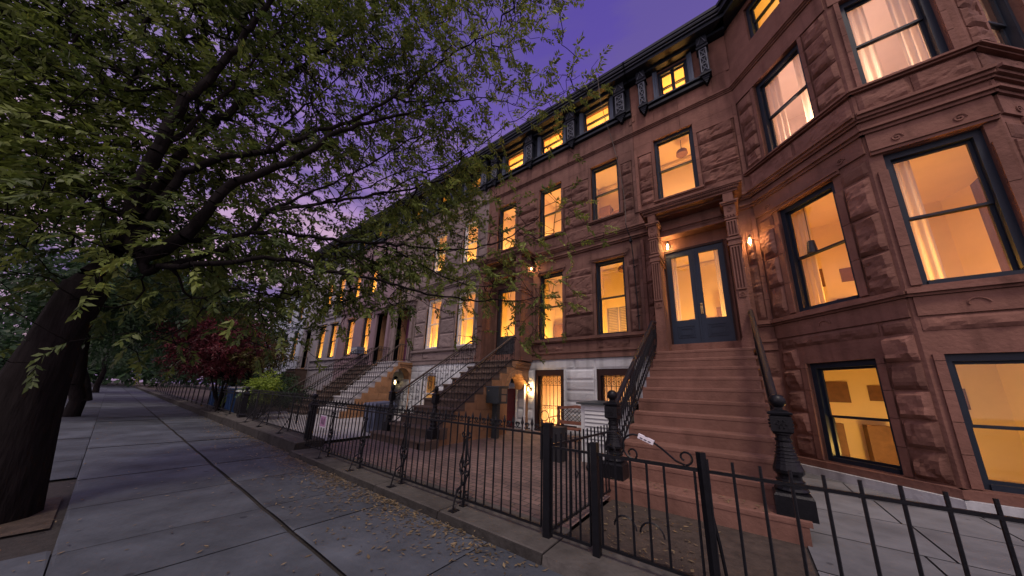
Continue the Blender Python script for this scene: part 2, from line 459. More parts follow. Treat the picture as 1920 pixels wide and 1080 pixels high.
# ------------------------------------------------------------------ mesh helpers
class MB:
    def __init__(s):
        s.v, s.f, s.t = [], [], []
    def poly(s, pts, tone=1.0):
        b = len(s.v)
        s.v += [tuple(p) for p in pts]
        s.f.append(tuple(range(b, b + len(pts))))
        s.t.append(tone)
    def grid(s, rows, tone=1.0, close=False):
        b = len(s.v)
        nr, nc = len(rows), len(rows[0])
        for r in rows:
            s.v += [tuple(p) for p in r]
        for i in range(nr - 1):
            for j in range(nc if close else nc - 1):
                k = (j + 1) % nc
                s.f.append((b + i * nc + j, b + i * nc + k, b + (i + 1) * nc + k, b + (i + 1) * nc + j))
                s.t.append(tone)
    def box(s, x0, x1, y0, y1, z0, z1, tone=1.0):
        s.hexa([(x0, y0, z0), (x1, y0, z0), (x1, y1, z0), (x0, y1, z0), (x0, y0, z1), (x1, y0, z1), (x1, y1, z1), (x0, y1, z1)], tone)
    def hexa(s, p, tone=1.0):
        b = len(s.v)
        s.v += [tuple(q) for q in p]
        for f in ((3, 2, 1, 0), (4, 5, 6, 7), (0, 1, 5, 4), (1, 2, 6, 5), (2, 3, 7, 6), (3, 0, 4, 7)):
            s.f.append(tuple(b + i for i in f))
            s.t.append(tone)
    def fbox(s, fr, s0, s1, o0, o1, z0, z1, tone=1.0):
        """box in a facade frame: s along, o outward, z up"""
        s.hexa([fr(s0, o1, z0), fr(s1, o1, z0), fr(s1, o0, z0), fr(s0, o0, z0), fr(s0, o1, z1), fr(s1, o1, z1), fr(s1, o0, z1), fr(s0, o0, z1)], tone)
    def tube(s, pts, r, n=6, tone=1.0, caps=True):
        pts = [Vector(p) for p in pts]
        rows = []
        rr = r if isinstance(r, (list, tuple)) else [r] * len(pts)
        prev = None
        for i, p in enumerate(pts):
            d = (pts[min(i + 1, len(pts) - 1)] - pts[max(i - 1, 0)])
            if d.length < 1e-9:
                d = Vector((0, 0, 1))
            d.normalize()
            if prev is None:
                a = d.orthogonal().normalized()
            else:
                a = prev - d * prev.dot(d)
                a = a.normalized() if a.length > 1e-6 else d.orthogonal().normalized()
            prev = a
            b = d.cross(a)
            rows.append([p + (a * math.cos(2 * math.pi * k / n + math.pi / n) + b * math.sin(2 * math.pi * k / n + math.pi / n)) * rr[i] for k in range(n)])
        s.grid(rows, tone, True)
        if caps:
            s.poly(list(reversed(rows[0])), tone)
            s.poly(rows[-1], tone)
    def lathe(s, prof, c, n=16, tone=1.0, square=False):
        rows = []
        for r, z in prof:
            row = []
            for k in range(n):
                a = 2 * math.pi * (k + 0.5) / n
                x, y = math.cos(a), math.sin(a)
                if square:
                    q = 1 / max(abs(x), abs(y))
                    x, y = x * q, y * q
                row.append((c[0] + r * x, c[1] + r * y, c[2] + z))
            rows.append(row)
        s.grid(rows, tone, True)
        s.poly(list(reversed(rows[0])), tone)
        s.poly(rows[-1], tone)
    def prism(s, loop, ax, a0, a1, tone=1.0):
        """extrude a 2D loop along an axis: ax='x' loop=(y,z); 'y' loop=(x,z); 'z' loop=(x,y)"""
        def P(q, a):
            return {'x': (a, q[0], q[1]), 'y': (q[0], a, q[1]), 'z': (q[0], q[1], a)}[ax]
        s.poly([P(q, a0) for q in loop], tone)
        s.poly([P(q, a1) for q in reversed(loop)], tone)
        for i in range(len(loop)):
            q, w = loop[i], loop[(i + 1) % len(loop)]
            s.poly([P(q, a0), P(q, a1), P(w, a1), P(w, a0)], tone)
    def build(s, name, mat, parent=None, smooth=False, fix=True):
        me = bpy.data.meshes.new(name)
        off = Vector((0, 0, 0))
        q = parent
        while q is not None:
            off += Vector(q.location)
            q = q.parent
        vs = [(x - off.x, y - off.y, z - off.z) for x, y, z in s.v]
        me.from_pydata(vs, [], s.f)
        me.materials.append(M[mat] if isinstance(mat, str) else mat)
        at = me.color_attributes.new('tone', 'FLOAT_COLOR', 'CORNER')
        loops = np.array([len(f) for f in s.f])
        t = np.repeat(np.array(s.t, dtype=np.float32), loops)
        arr = np.ones((len(t), 4), dtype=np.float32)
        arr[:, :3] = t[:, None]
        at.data.foreach_set('color', arr.ravel())
        if fix:
            bm = bmesh.new()
            bm.from_mesh(me)
            bmesh.ops.recalc_face_normals(bm, faces=bm.faces)
            bm.to_mesh(me)
            bm.free()
        if smooth:
            me.polygons.foreach_set('use_smooth', [True] * len(me.polygons))
        o = bpy.data.objects.new(name, me)
        COL.objects.link(o)
        if parent is not None:
            o.parent = parent
        return o

def tag(o, label=None, cat=None, group=None, kind=None):
    for k, v in (('label', label), ('category', cat), ('group', group), ('kind', kind)):
        if v:
            o[k] = v
    return o

def thing(name, label, cat, loc=(0, 0, 0), group=None):
    o = bpy.data.objects.new(name, None)
    o.empty_display_size = 0.1
    COL.objects.link(o)
    o.location = loc
    return tag(o, label, cat, group)

def structure(mb, name, mat, **k):
    return tag(mb.build(name, mat, **k), kind='structure')

def lamp(name, loc, power, col, radius=0.05, parent=None):
    d = bpy.data.lights.new(name, 'POINT')
    d.energy = power
    d.color = col
    d.shadow_soft_size = radius
    o = bpy.data.objects.new(name, d)
    COL.objects.link(o)
    off = Vector((0, 0, 0))
    q = parent
    while q is not None:
        off += Vector(q.location)
        q = q.parent
    o.location = Vector(loc) - off
    if parent:
        o.parent = parent
    return o

def frame(ox, oy, dx, dy):
    def fr(s, o, z):
        # outward normal of direction (dx,dy) seen from the street is (dy,-dx)
        return (ox + dx * s + dy * o, oy + dy * s - dx * o, z)
    return fr

def rock(mb, fr, s0, s1, z0, z1, depth, seed, rough=1.0, g=0.015, o0=0.0):
    """one rock-faced block: tooled margin, broken bulging face"""
    s0, s1, z0, z1 = s0 + g, s1 - g, z0 + g, z1 - g
    if s1 - s0 < 0.03 or z1 - z0 < 0.03:
        return
    nx = max(3, int((s1 - s0) / 0.05) + 1)
    nz = max(3, int((z1 - z0) / 0.05) + 1)
    tone = random.uniform(0.76, 1.18)
    rows = []
    for i in range(nz + 1):
        row = []
        for j in range(nx + 1):
            a, b = j / nx, i / nz
            ss, zz = s0 + (s1 - s0) * a, z0 + (z1 - z0) * b
            edge = min(1.0, .25 + min(a, 1 - a) * (s1 - s0) / 0.045, .25 + min(b, 1 - b) * (z1 - z0) / 0.04)
            p = Vector((ss * 1.9 + seed * 3.1, zz * 3.2, seed * 1.7))
            nv = mnoise.fractal(p, 0.9, 2.1, 4)
            rg = abs(mnoise.noise(p * 1.5 + Vector((9, 3, 1))))
            low = max(0.0, 1 - b * (z1 - z0) / 0.10) * max(0.0, mnoise.noise(Vector((ss * 5 + seed, 2.0, seed))) + .15)
            h = depth * edge * (0.80 + rough * (0.42 * nv - 2.6 * max(0.0, .10 - rg) - 1.0 * low))
            h = max(h, depth * 0.12)
            row.append(fr(ss, o0 + h, zz))
        rows.append(row)
    mb.grid(rows, tone)
    # sides back to the wall
    ring = rows[0] + [r[-1] for r in rows[1:]] + list(reversed(rows[-1][:-1])) + [r[0] for r in reversed(rows[1:-1])]
    back = [fr(s0, o0 - 0.005, z0)] * 0
    seq = []
    for i in range(nz + 1):
        for j in range(nx + 1):
            if i in (0, nz) or j in (0, nx):
                seq.append((i, j))
    order = [(0, j) for j in range(nx + 1)] + [(i, nx) for i in range(1, nz + 1)] + [(nz, j) for j in range(nx - 1, -1, -1)] + [(i, 0) for i in range(nz - 1, 0, -1)]
    outer = [rows[i][j] for i, j in order]
    inner = [fr(s0 + (s1 - s0) * j / nx, o0 - 0.004, z0 + (z1 - z0) * i / nz) for i, j in order]
    mb.grid([outer + [outer[0]], inner + [inner[0]]], tone * 0.95)

def subtract(iv, cuts):
    out = [iv]
    for c0, c1 in cuts:
        nxt = []
        for a, b in out:
            if c1 <= a or c0 >= b:
                nxt.append((a, b))
            else:
                if c0 > a:
                    nxt.append((a, c0))
                if c1 < b:
                    nxt.append((c1, b))
        out = nxt
    return [q for q in out if q[1] - q[0] > 0.02]

def sheet(mb, fr, s0, s1, z0, z1, ops, th=0.2):
    """wall sheet with openings and their reveals"""
    zs = sorted({z0, z1, *[z for o in ops for z in o[2:4] if z0 < z < z1]})
    for a, b in zip(zs[:-1], zs[1:]):
        mid = (a + b) / 2
        for p, q in subtract((s0, s1), [(o[0], o[1]) for o in ops if o[2] < mid < o[3]]):
            mb.poly([fr(p, 0, a), fr(q, 0, a), fr(q, 0, b), fr(p, 0, b)])
    for o in ops:
        a, b, c, d = o[:4]
        mb.poly([fr(a, 0, c), fr(a, -th, c), fr(a, -th, d), fr(a, 0, d)])
        mb.poly([fr(b, 0, c), fr(b, 0, d), fr(b, -th, d), fr(b, -th, c)])
        mb.poly([fr(a, 0, d), fr(a, -th, d), fr(b, -th, d), fr(b, 0, d)])
        mb.poly([fr(a, 0, c), fr(b, 0, c), fr(b, -th, c), fr(a, -th, c)])

def courses(mb, fr, s0, s1, z0, z1, h, ops, depth, seed, quoin=0.13, rough=1.0, lmin=0.55, lmax=1.1):
    """rows of rock-faced blocks between openings, smooth narrow quoins beside each opening"""
    n = max(1, round((z1 - z0) / h))
    hh = (z1 - z0) / n
    k = seed
    for i in range(n):
        a, b = z0 + i * hh, z0 + (i + 1) * hh
        cuts = [(o[0] - quoin, o[1] + quoin) for o in ops if o[2] < b - 0.02 and o[3] > a + 0.02]
        for p, q in subtract((s0, s1), cuts):
            x = p
            while x < q - 0.02:
                L = random.uniform(lmin, lmax)
                e = x + L
                if q - e < lmin * 0.6:
                    e = q
                k += 1
                rock(mb, fr, x, e, a, b, depth * random.uniform(0.8, 1.2), k, rough)
                x = e
        for o in ops:
            if o[2] < b - 0.02 and o[3] > a + 0.02 and quoin > 0.03:
                for c0, c1 in ((o[0] - quoin, o[0]), (o[1], o[1] + quoin)):
                    if c0 >= s0 - 0.01 and c1 <= s1 + 0.01:
                        t = random.uniform(0.92, 1.08)
                        mb.fbox(fr, c0 + 0.003, c1 - 0.0, -0.05, 0.035, max(a, o[2]) + 0.004, min(b, o[3]) - 0.004, t)

def moulding(mb, fr, s0, s1, z0, prof, tone=1.0):
    """stacked strips; prof = list of (height, projection)"""
    z = z0
    for h, p in prof:
        mb.fbox(fr, s0, s1, -0.04, p, z + 0.001, z + h, tone)
        z += h
    return z

def window(house, fr, s0, s1, z0, z1, mat='trim', casing=0.06, split=0.5, glass='glass', label=None, mull=False, extra=None, rec=0.10):
    """sash window set in an opening: frame and two sashes; pane as a sub-part"""
    m = MB()
    c = casing
    m.fbox(fr, s0, s0 + c, -rec - 0.08, -rec + 0.03, z0, z1)
    m.fbox(fr, s1 - c, s1, -rec - 0.08, -rec + 0.03, z0, z1)
    m.fbox(fr, s0 + c, s1 - c, -rec - 0.08, -rec + 0.03, z1 - c * 1.2, z1)
    m.fbox(fr, s0 + c, s1 - c, -rec - 0.08, -rec + 0.05, z0, z0 + c * 0.8)
    a, b, d, e = s0 + c, s1 - c, z0 + c * 0.8, z1 - c * 1.2
    zm = d + (e - d) * split
    w = 0.035
    for (p, q, oo) in ((d, zm + 0.015, -rec - 0.075), (zm - 0.015, e, -rec - 0.045)):
        m.fbox(fr, a, a + w, oo - 0.02, oo + 0.012, p, q)
        m.fbox(fr, b - w, b, oo - 0.02, oo + 0.012, p, q)
        m.fbox(fr, a + w, b - w, oo - 0.02, oo + 0.012, p, p + w)
        m.fbox(fr, a + w, b - w, oo - 0.02, oo + 0.012, q - w, q)
    if mull:
        mid = (a + b) / 2
        m.fbox(fr, mid - 0.04, mid + 0.04, -rec - 0.1, -rec, d, e)
    o = m.build('window', mat, house)
    if label:
        o['label'] = label
    g = MB()
    g.poly([fr(a + 0.01, -rec - 0.078, d), fr(b - 0.01, -rec - 0.078, d), fr(b - 0.01, -rec - 0.078, zm), fr(a + 0.01, -rec - 0.078, zm)])
    g.poly([fr(a + 0.01, -rec - 0.048, zm), fr(b - 0.01, -rec - 0.048, zm), fr(b - 0.01, -rec - 0.048, e), fr(a + 0.01, -rec - 0.048, e)])
    g.build('pane', glass, o)
    return o

WARM = (1.0, 0.57, 0.125)
def room(house, fr, s0, s1, z0, z1, power=22, col=WARM, depth=1.7, wall='room', pad=0.40, up=0.45, down=0.5, pos=None):
    """the lit room behind a window: walls, ceiling, floor and its lamp (hidden below the sill)"""
    m = MB()
    a, b, c, d = s0 - pad, s1 + pad, z0 - down, z1 + up
    o0, o1 = -0.015, -depth
    P = lambda s, o, z: fr(s, o, z)
    m.poly([P(a, o1, c), P(b, o1, c), P(b, o1, d), P(a, o1, d)])
    m.poly([P(a, o0, c), P(a, o1, c), P(a, o1, d), P(a, o0, d)])
    m.poly([P(b, o0, c), P(b, o0, d), P(b, o1, d), P(b, o1, c)])
    m.poly([P(a, o0, d), P(a, o1, d), P(b, o1, d), P(b, o0, d)])
    m.poly([P(a, o0, c), P(b, o0, c), P(b, o1, c), P(a, o1, c)])
    # picture rail and ceiling cove
    m.fbox(fr, a, b, o1 + 0.001, o1 + 0.05, d - 0.12, d - 0.03, 0.95)
    ob = m.build('lit_room', wall, house, fix=False)
    rr = random.Random(int(abs(s0 * 131 + z0 * 37)) + 3)
    if z1 - z0 > 1.2:
        q = MB()
        w_ = b - a
        k = rr.randint(0, 2)
        if k == 0:
            c_ = a + w_ * rr.uniform(.3, .7)
            q.fbox(fr, c_ - .32, c_ + .32, o1 + .002, o1 + .03, z0 + .55, z0 + .62)
            q.fbox(fr, c_ - .32, c_ + .32, o1 + .002, o1 + .03, z0 + 1.02, z0 + 1.09)
            q.fbox(fr, c_ - .32, c_ - .26, o1 + .002, o1 + .03, z0 + .62, z0 + 1.02)
            q.fbox(fr, c_ + .26, c_ + .32, o1 + .002, o1 + .03, z0 + .62, z0 + 1.02)
            q.fbox(fr, c_ - .20, c_ + .20, o1 + .002, o1 + .015, z0 + .68, z0 + .96)
        elif k == 1:
            c_ = a + w_ * rr.uniform(.25, .75)
            q.fbox(fr, c_ - .40, c_ + .36, o1 + .002, o1 + .22, c + .02, z0 + rr.uniform(.35, .9))
            for i_ in range(5):
                e_ = c_ - .36 + i_ * .14
                q.fbox(fr, e_, e_ + .10, o1 + .22, o1 + .225, z0 + .0, z0 + .3)
        else:
            q.tube([fr((s0 + s1) / 2 + .1, -.9, d), fr((s0 + s1) / 2 + .1, -.9, d - .35)], .008, 4)
            q.lathe([(.03, .12), (.13, .05), (.15, -.06), (.14, -.07)], fr((s0 + s1) / 2 + .1, -.9, d - .42), 10)
        q.build(('picture', 'cupboard', 'ceiling_lamp')[k], 'shelf', ob)
    px, po, pz = pos or ((s0 + s1) / 2, -0.75, z0 - 0.15)
    lamp('room_light', fr(px, po, pz), power * 3.3, col, 0.12, ob)
    return ob

def drape(win, fr, s0, s1, z0, z1, o=-0.28, mat='curtain', waves=4, amp=0.03):
    m = MB()
    n = waves * 8
    rows = []
    for z in (z0, (z0 + z1) / 2, z1):
        rows.append([fr(s0 + (s1 - s0) * j / n, o + amp * math.sin(j / 8 * 2 * math.pi), z) for j in range(n + 1)])
    m.grid(rows)
    return m.build('curtain', mat, win, smooth=True)

def spiral(mb, c, ex, ez, r0, r1, a0, a1, rad, n=14, seg=4):
    """scroll in the plane of ex/ez round c"""
    ex, ez, c = Vector(ex), Vector(ez), Vector(c)
    pts = []
    for i in range(n + 1):
        t = i / n
        a = a0 + (a1 - a0) * t
        r = r0 + (r1 - r0) * t
        pts.append(c + ex * (r * math.cos(a)) + ez * (r * math.sin(a)))
    mb.tube(pts, rad, seg)
    return pts

# ------------------------------------------------------------------ setting: ground, street, pavement
FY = 7.6                                   # plane of the house fronts
FR = frame(0, FY, 1, 0)

m = MB()
m.poly([(-220, -60, -0.32), (60, -60, -0.32), (60, 120, -0.32), (-220, 120, -0.32)])
structure(m, 'ground', 'soil')
m = MB()
m.poly([(-220, -11.0, -0.15), (40, -11.0, -0.15), (40, -1.35, -0.15), (-220, -1.35, -0.15)])
structure(m, 'road', 'asphalt')
m = MB()
m.box(-220, 40, -1.37, -1.20, -0.3, 0.0)
m.box(-220, 40, -11.2, -11.0, -0.3, 0.0)
structure(m, 'street_kerb', 'kerb')
m = MB()
m.poly([(-220, -14, -0.004), (40, -14, -0.004), (40, -11.2, -0.004), (-220, -11.2, -0.004)])
structure(m, 'far_pavement', 'flag')
# sidewalk of bluestone flags with open joints
m = MB()
m.poly([(-220, -1.2, -0.03), (40, -1.2, -0.03), (40, 2.75, -0.03), (-220, 2.75, -0.03)])
structure(m, 'sidewalk_bed', 'joint')
m = MB()
rs = random.Random(3)
pit = (-5.75, -4.65, -1.05, -0.05)
for (ya, yb, off) in ((-1.2, 0.0, 0.55), (0.0, 1.160, 0.0), (1.186, 2.62, 0.0)):
    x = 6.0 + off
    while x > -75:
        L = 1.32 + rs.uniform(-0.06, 0.06)
        gx = 0.008
        gy = 0.004
        tone = rs.uniform(0.74, 1.16)
        xs = (x - L, x)
        # keep the joints measured in the photograph
        for jx in (-3.93, -5.12, -6.46):
            if abs(xs[0] - jx) < 0.66 and ya >= 0:
                xs = (jx, x)
                break
        if ya < -1 and xs[0] < pit[1] and xs[1] > pit[0]:
            x = xs[0]
            continue
        z0, z1 = rs.uniform(-0.006, 0.004), rs.uniform(-0.006, 0.004)
        a, b = xs[0] + gx, xs[1] - gx
        m.grid([[(a + (b - a) * i / 3, ya + gy, z0 * (1 - i / 3) + z1 * i / 3 - (0.006 if i in (0, 3) else 0)) for i in range(4)],
                [(a + (b - a) * i / 3, ya + gy + 0.02, z0 * (1 - i / 3) + z1 * i / 3) for i in range(4)],
                [(a + (b - a) * i / 3, yb - gy - 0.02, z0 * (1 - i / 3) + z1 * i / 3) for i in range(4)],
                [(a + (b - a) * i / 3, yb - gy, z0 * (1 - i / 3) + z1 * i / 3 - (0.006 if i in (0, 3) else 0)) for i in range(4)]], tone)
        x = xs[0]
structure(m, 'sidewalk', 'flag')

# yards
m = MB()
NX = 24
m.grid([[(-7.0 + 5.6 * i / NX, 2.55 + 5.2 * j / NX, 0.012 + 0.125 * (j / NX)) for i in range(NX + 1)] for j in range(NX + 1)])
structure(m, 'paved_yard', 'pavers')
m = MB()
m.grid([[(-15.2, 2.55, 0.05), (-7.15, 2.55, 0.05)], [(-15.2, 7.7, 0.16), (-7.15, 7.7, 0.16)]])
structure(m, 'concrete_yard', 'concrete')
m = MB()
m.grid([[(-70, 2.55, 0.05), (-15.2, 2.55, 0.05)], [(-70, 7.7, 0.16), (-15.2, 7.7, 0.16)]])
structure(m, 'planted_yard', 'soil')
m = MB()
m.grid([[(-1.38, 2.5, 0.0), (.25, 2.5, 0.0)], [(-1.38, 7.7, 0.05), (.25, 7.7, 0.05)]])
structure(m, 'stoop_ground', 'soil')
m = MB()
m.poly([(.25, 2.5, -.01), (6, 2.5, -.01), (6, 7.7, .04), (.25, 7.7, .04)])
structure(m, 'bay_yard_bed', 'joint')
m = MB()
rs = random.Random(8)
for j in range(6):
    xo = .26
    while xo < 5.9:
        L = rs.uniform(.7, 1.1)
        ya, yb = 2.5 + j * .87, 2.5 + (j + 1) * .87
        zj = lambda y: .006 + (y - 2.5) * .0096
        m.grid([[(xo + .008, ya + .008, zj(ya)), (xo + L - .008, ya + .008, zj(ya))], [(xo + .008, yb - .008, zj(yb)), (xo + L - .008, yb - .008, zj(yb))]], rs.uniform(.6, 1.0))
        xo += L
structure(m, 'bay_yard', 'flag_pale')

# kerbs under the fences
cp = []
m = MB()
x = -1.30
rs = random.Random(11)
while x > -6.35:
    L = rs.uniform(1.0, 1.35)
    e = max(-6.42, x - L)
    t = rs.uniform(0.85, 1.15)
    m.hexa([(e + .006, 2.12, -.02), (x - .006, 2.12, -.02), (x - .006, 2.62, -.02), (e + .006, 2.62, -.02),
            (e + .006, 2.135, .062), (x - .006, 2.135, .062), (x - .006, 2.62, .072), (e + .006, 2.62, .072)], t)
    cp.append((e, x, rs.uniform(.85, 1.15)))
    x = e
structure(m, 'low_kerb', 'kerb_shade')
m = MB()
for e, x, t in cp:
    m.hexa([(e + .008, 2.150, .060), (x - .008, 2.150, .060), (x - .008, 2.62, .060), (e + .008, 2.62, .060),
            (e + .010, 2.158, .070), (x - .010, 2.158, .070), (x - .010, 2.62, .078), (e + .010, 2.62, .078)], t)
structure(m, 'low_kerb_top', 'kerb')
m = MB()
x = -1.30
while x < 6:
    L = rs.uniform(1.0, 1.35)
    m.hexa([(x + .006, 2.12, -.02), (x + L - .006, 2.12, -.02), (x + L - .006, 2.5, -.02), (x + .006, 2.5, -.02),
            (x + .006, 2.135, .062), (x + L - .006, 2.135, .062), (x + L - .006, 2.5, .07), (x + .006, 2.5, .07)], rs.uniform(.85, 1.15))
    x += L
structure(m, 'gate_kerb', 'kerb')
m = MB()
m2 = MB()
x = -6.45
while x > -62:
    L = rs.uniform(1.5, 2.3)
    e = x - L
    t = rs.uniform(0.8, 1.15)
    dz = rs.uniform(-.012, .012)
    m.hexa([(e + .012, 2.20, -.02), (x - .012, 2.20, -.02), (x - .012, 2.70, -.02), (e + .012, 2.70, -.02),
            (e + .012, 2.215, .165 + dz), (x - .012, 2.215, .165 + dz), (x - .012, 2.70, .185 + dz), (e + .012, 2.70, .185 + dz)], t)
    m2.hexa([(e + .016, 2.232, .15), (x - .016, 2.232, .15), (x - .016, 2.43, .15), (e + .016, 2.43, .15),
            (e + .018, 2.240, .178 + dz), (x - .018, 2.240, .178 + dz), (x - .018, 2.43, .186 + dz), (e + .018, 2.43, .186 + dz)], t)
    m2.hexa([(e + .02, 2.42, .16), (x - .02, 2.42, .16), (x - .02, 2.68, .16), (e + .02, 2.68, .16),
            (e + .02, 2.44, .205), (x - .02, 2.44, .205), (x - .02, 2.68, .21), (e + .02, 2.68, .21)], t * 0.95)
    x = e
structure(m, 'raised_kerb', 'kerb_shade')
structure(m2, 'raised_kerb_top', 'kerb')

# ------------------------------------------------------------------ houses
ZB, ZS = 2.13, 2.70
P0, P1 = 2.73, 4.81          # parlour windows
S0, S1 = 6.09, 7.93          # second floor
T0, T1 = 9.23, 10.07         # top floor
ZSTR = 5.22
ZBAND = 8.36

def lattice(mb, fr, s0, s1, z0, z1, o, r=0.013, n=3):
    """crossed slats and border of a cornice bracket panel"""
    mb.fbox(fr, s0, s0 + 0.02, o, o + 0.03, z0, z1)
    mb.fbox(fr, s1 - 0.02, s1, o, o + 0.03, z0, z1)
    h = (z1 - z0) / n
    for i in range(n):
        a, b = z0 + i * h, z0 + (i + 1) * h
        mb.tube([fr(s0 + .015, o + .015, a), fr(s1 - .015, o + .015, b)], r, 4)
        mb.tube([fr(s1 - .015, o + .015, a), fr(s0 + .015, o + .015, b)], r, 4)
        mb.fbox(fr, s0 + .02, s1 - .02, o + .002, o + .024, b - .012, b + .012)

def bracket(parent, fr, s, w, z0, z1, o, label=None):
    m = MB()
    m.fbox(fr, s - w / 2, s + w / 2, 0.03, o, z0, z1)
    m.fbox(fr, s - w / 2 - .03, s + w / 2 + .03, 0.03, o + .05, z1, z1 + .07)
    m.fbox(fr, s - w / 2 - .015, s + w / 2 + .015, 0.03, o + .07, z1 + .071, z1 + .34)
    m.fbox(fr, s - w / 2 - .02, s + w / 2 + .02, 0.03, o + .03, z0 - .05, z0 - .001)
    # stepped pendant below
    for k in range(4):
        q = w / 2 * (0.86 - 0.22 * k)
        m.fbox(fr, s - q, s + q, 0.03, o - 0.01 - 0.012 * k, z0 - .05 - .05 * (k + 1), z0 - .051 - .05 * k)
    b = m.build('bracket', 'cornice', parent)
    m = MB()
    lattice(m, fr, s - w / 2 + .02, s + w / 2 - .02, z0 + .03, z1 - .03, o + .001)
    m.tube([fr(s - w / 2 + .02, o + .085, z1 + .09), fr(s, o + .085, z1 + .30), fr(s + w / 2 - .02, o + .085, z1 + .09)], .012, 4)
    m.build('lattice', 'cornice_grey', b)
    return b

def top_cornice(house, fr, s0, s1, tops, brs, wall_mat, zsill=9.03, full=True, proj=0.5, seed=1, ops_extra=()):
    """dark timber cornice with the top floor windows between lattice brackets"""
    m = MB()
    if full:
        sheet(m, lambda s, o, z: fr(s, o + 0.03, z), s0 + .01, s1 - .01, zsill + 0.02, 10.22, [(a, b, T0, T1) for a, b in tops], 0.16)
    for a, b in (((s0, s1),) if full else [(p - .28, q + .30) for p, q in tops]):
        m.fbox(fr, a, b, 0.0, 0.13, zsill, zsill + .07)
        m.fbox(fr, a + .01, b - .01, 0.0, 0.09, zsill + .071, zsill + .14)
        m.fbox(fr, a, b, 0.0, 0.15, zsill + .141, zsill + .20)
    sr = MB()
    for a, b in tops:
        # moulded surround of each window
        for p, q, o_ in ((a - .12, a - .07, .085), (a - .068, a - .022, .07), (a - .02, a - .001, .05), (b + .07, b + .12, .085), (b + .022, b + .068, .07), (b + .001, b + .02, .05)):
            sr.fbox(fr, p, q, 0.031, o_, zsill + .201, 10.118)
        sr.fbox(fr, a - .15, b + .15, 0.151, 0.16, zsill + .155, zsill + .175)
    # overhanging top
    e0, e1 = s0 - .02, s1 + .02
    m.fbox(fr, e0, e1, 0.0, 0.20, 10.12, 10.20)
    m.fbox(fr, e0, e1, -0.2, proj - .06, 10.201, 10.30)
    m.fbox(fr, e0, e1, -0.2, proj - .02, 10.301, 10.36)
    m.fbox(fr, e0, e1, -0.2, proj + .03, 10.361, 10.44)
    m.fbox(fr, e0, e1, -0.3, proj + .06, 10.441, 10.52)
    c = m.build('cornice', 'cornice', house)
    if tops:
        sr.build('window_surround', 'trim_edge', c)
    for s, w in brs:
        bracket(c, fr, s, w, zsill + .15, 9.86, 0.20)
    m = MB()
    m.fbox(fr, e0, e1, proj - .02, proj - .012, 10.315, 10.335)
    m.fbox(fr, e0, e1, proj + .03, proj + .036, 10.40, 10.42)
    m.build('cornice_edging', 'cornice_grey', c)
    return c

def body(house, x0, x1, mat):
    """party walls, rear wall and roof that close the house behind its front"""
    m = MB()
    m.poly([(x0 + .01, FY + .02, 0), (x0 + .01, FY + 9, 0), (x0 + .01, FY + 9, 10.3), (x0 + .01, FY + .02, 10.3)])
    m.poly([(x1 - .01, FY + .02, 0), (x1 - .01, FY + 9, 0), (x1 - .01, FY + 9, 10.3), (x1 - .01, FY + .02, 10.3)])
    m.poly([(x0, FY + 9, 0), (x1, FY + 9, 0), (x1, FY + 9, 10.3), (x0, FY + 9, 10.3)])
    m.build('party_wall', mat, house)
    m = MB()
    m.box(x0 + .02, x1 - .02, FY + .15, FY + 9.1, 10.25, 10.42)
    m.build('roof', 'asphalt', house)

def flutes(mb, fr, s0, s1, o, z0, z1, n=4):
    w = (s1 - s0)
    g = w / (2 * n + 1)
    for i in range(n + 1):
        a = s0 + 2 * i * g
        mb.fbox(fr, a, a + g * .85, o - .001, o + .036, z0, z1)
    mb.fbox(fr, s0, s1, o - .001, o + .036, z1 + .001, z1 + .03)
    mb.fbox(fr, s0, s1, o - .001, o + .036, z0 - .03, z0 - .001)

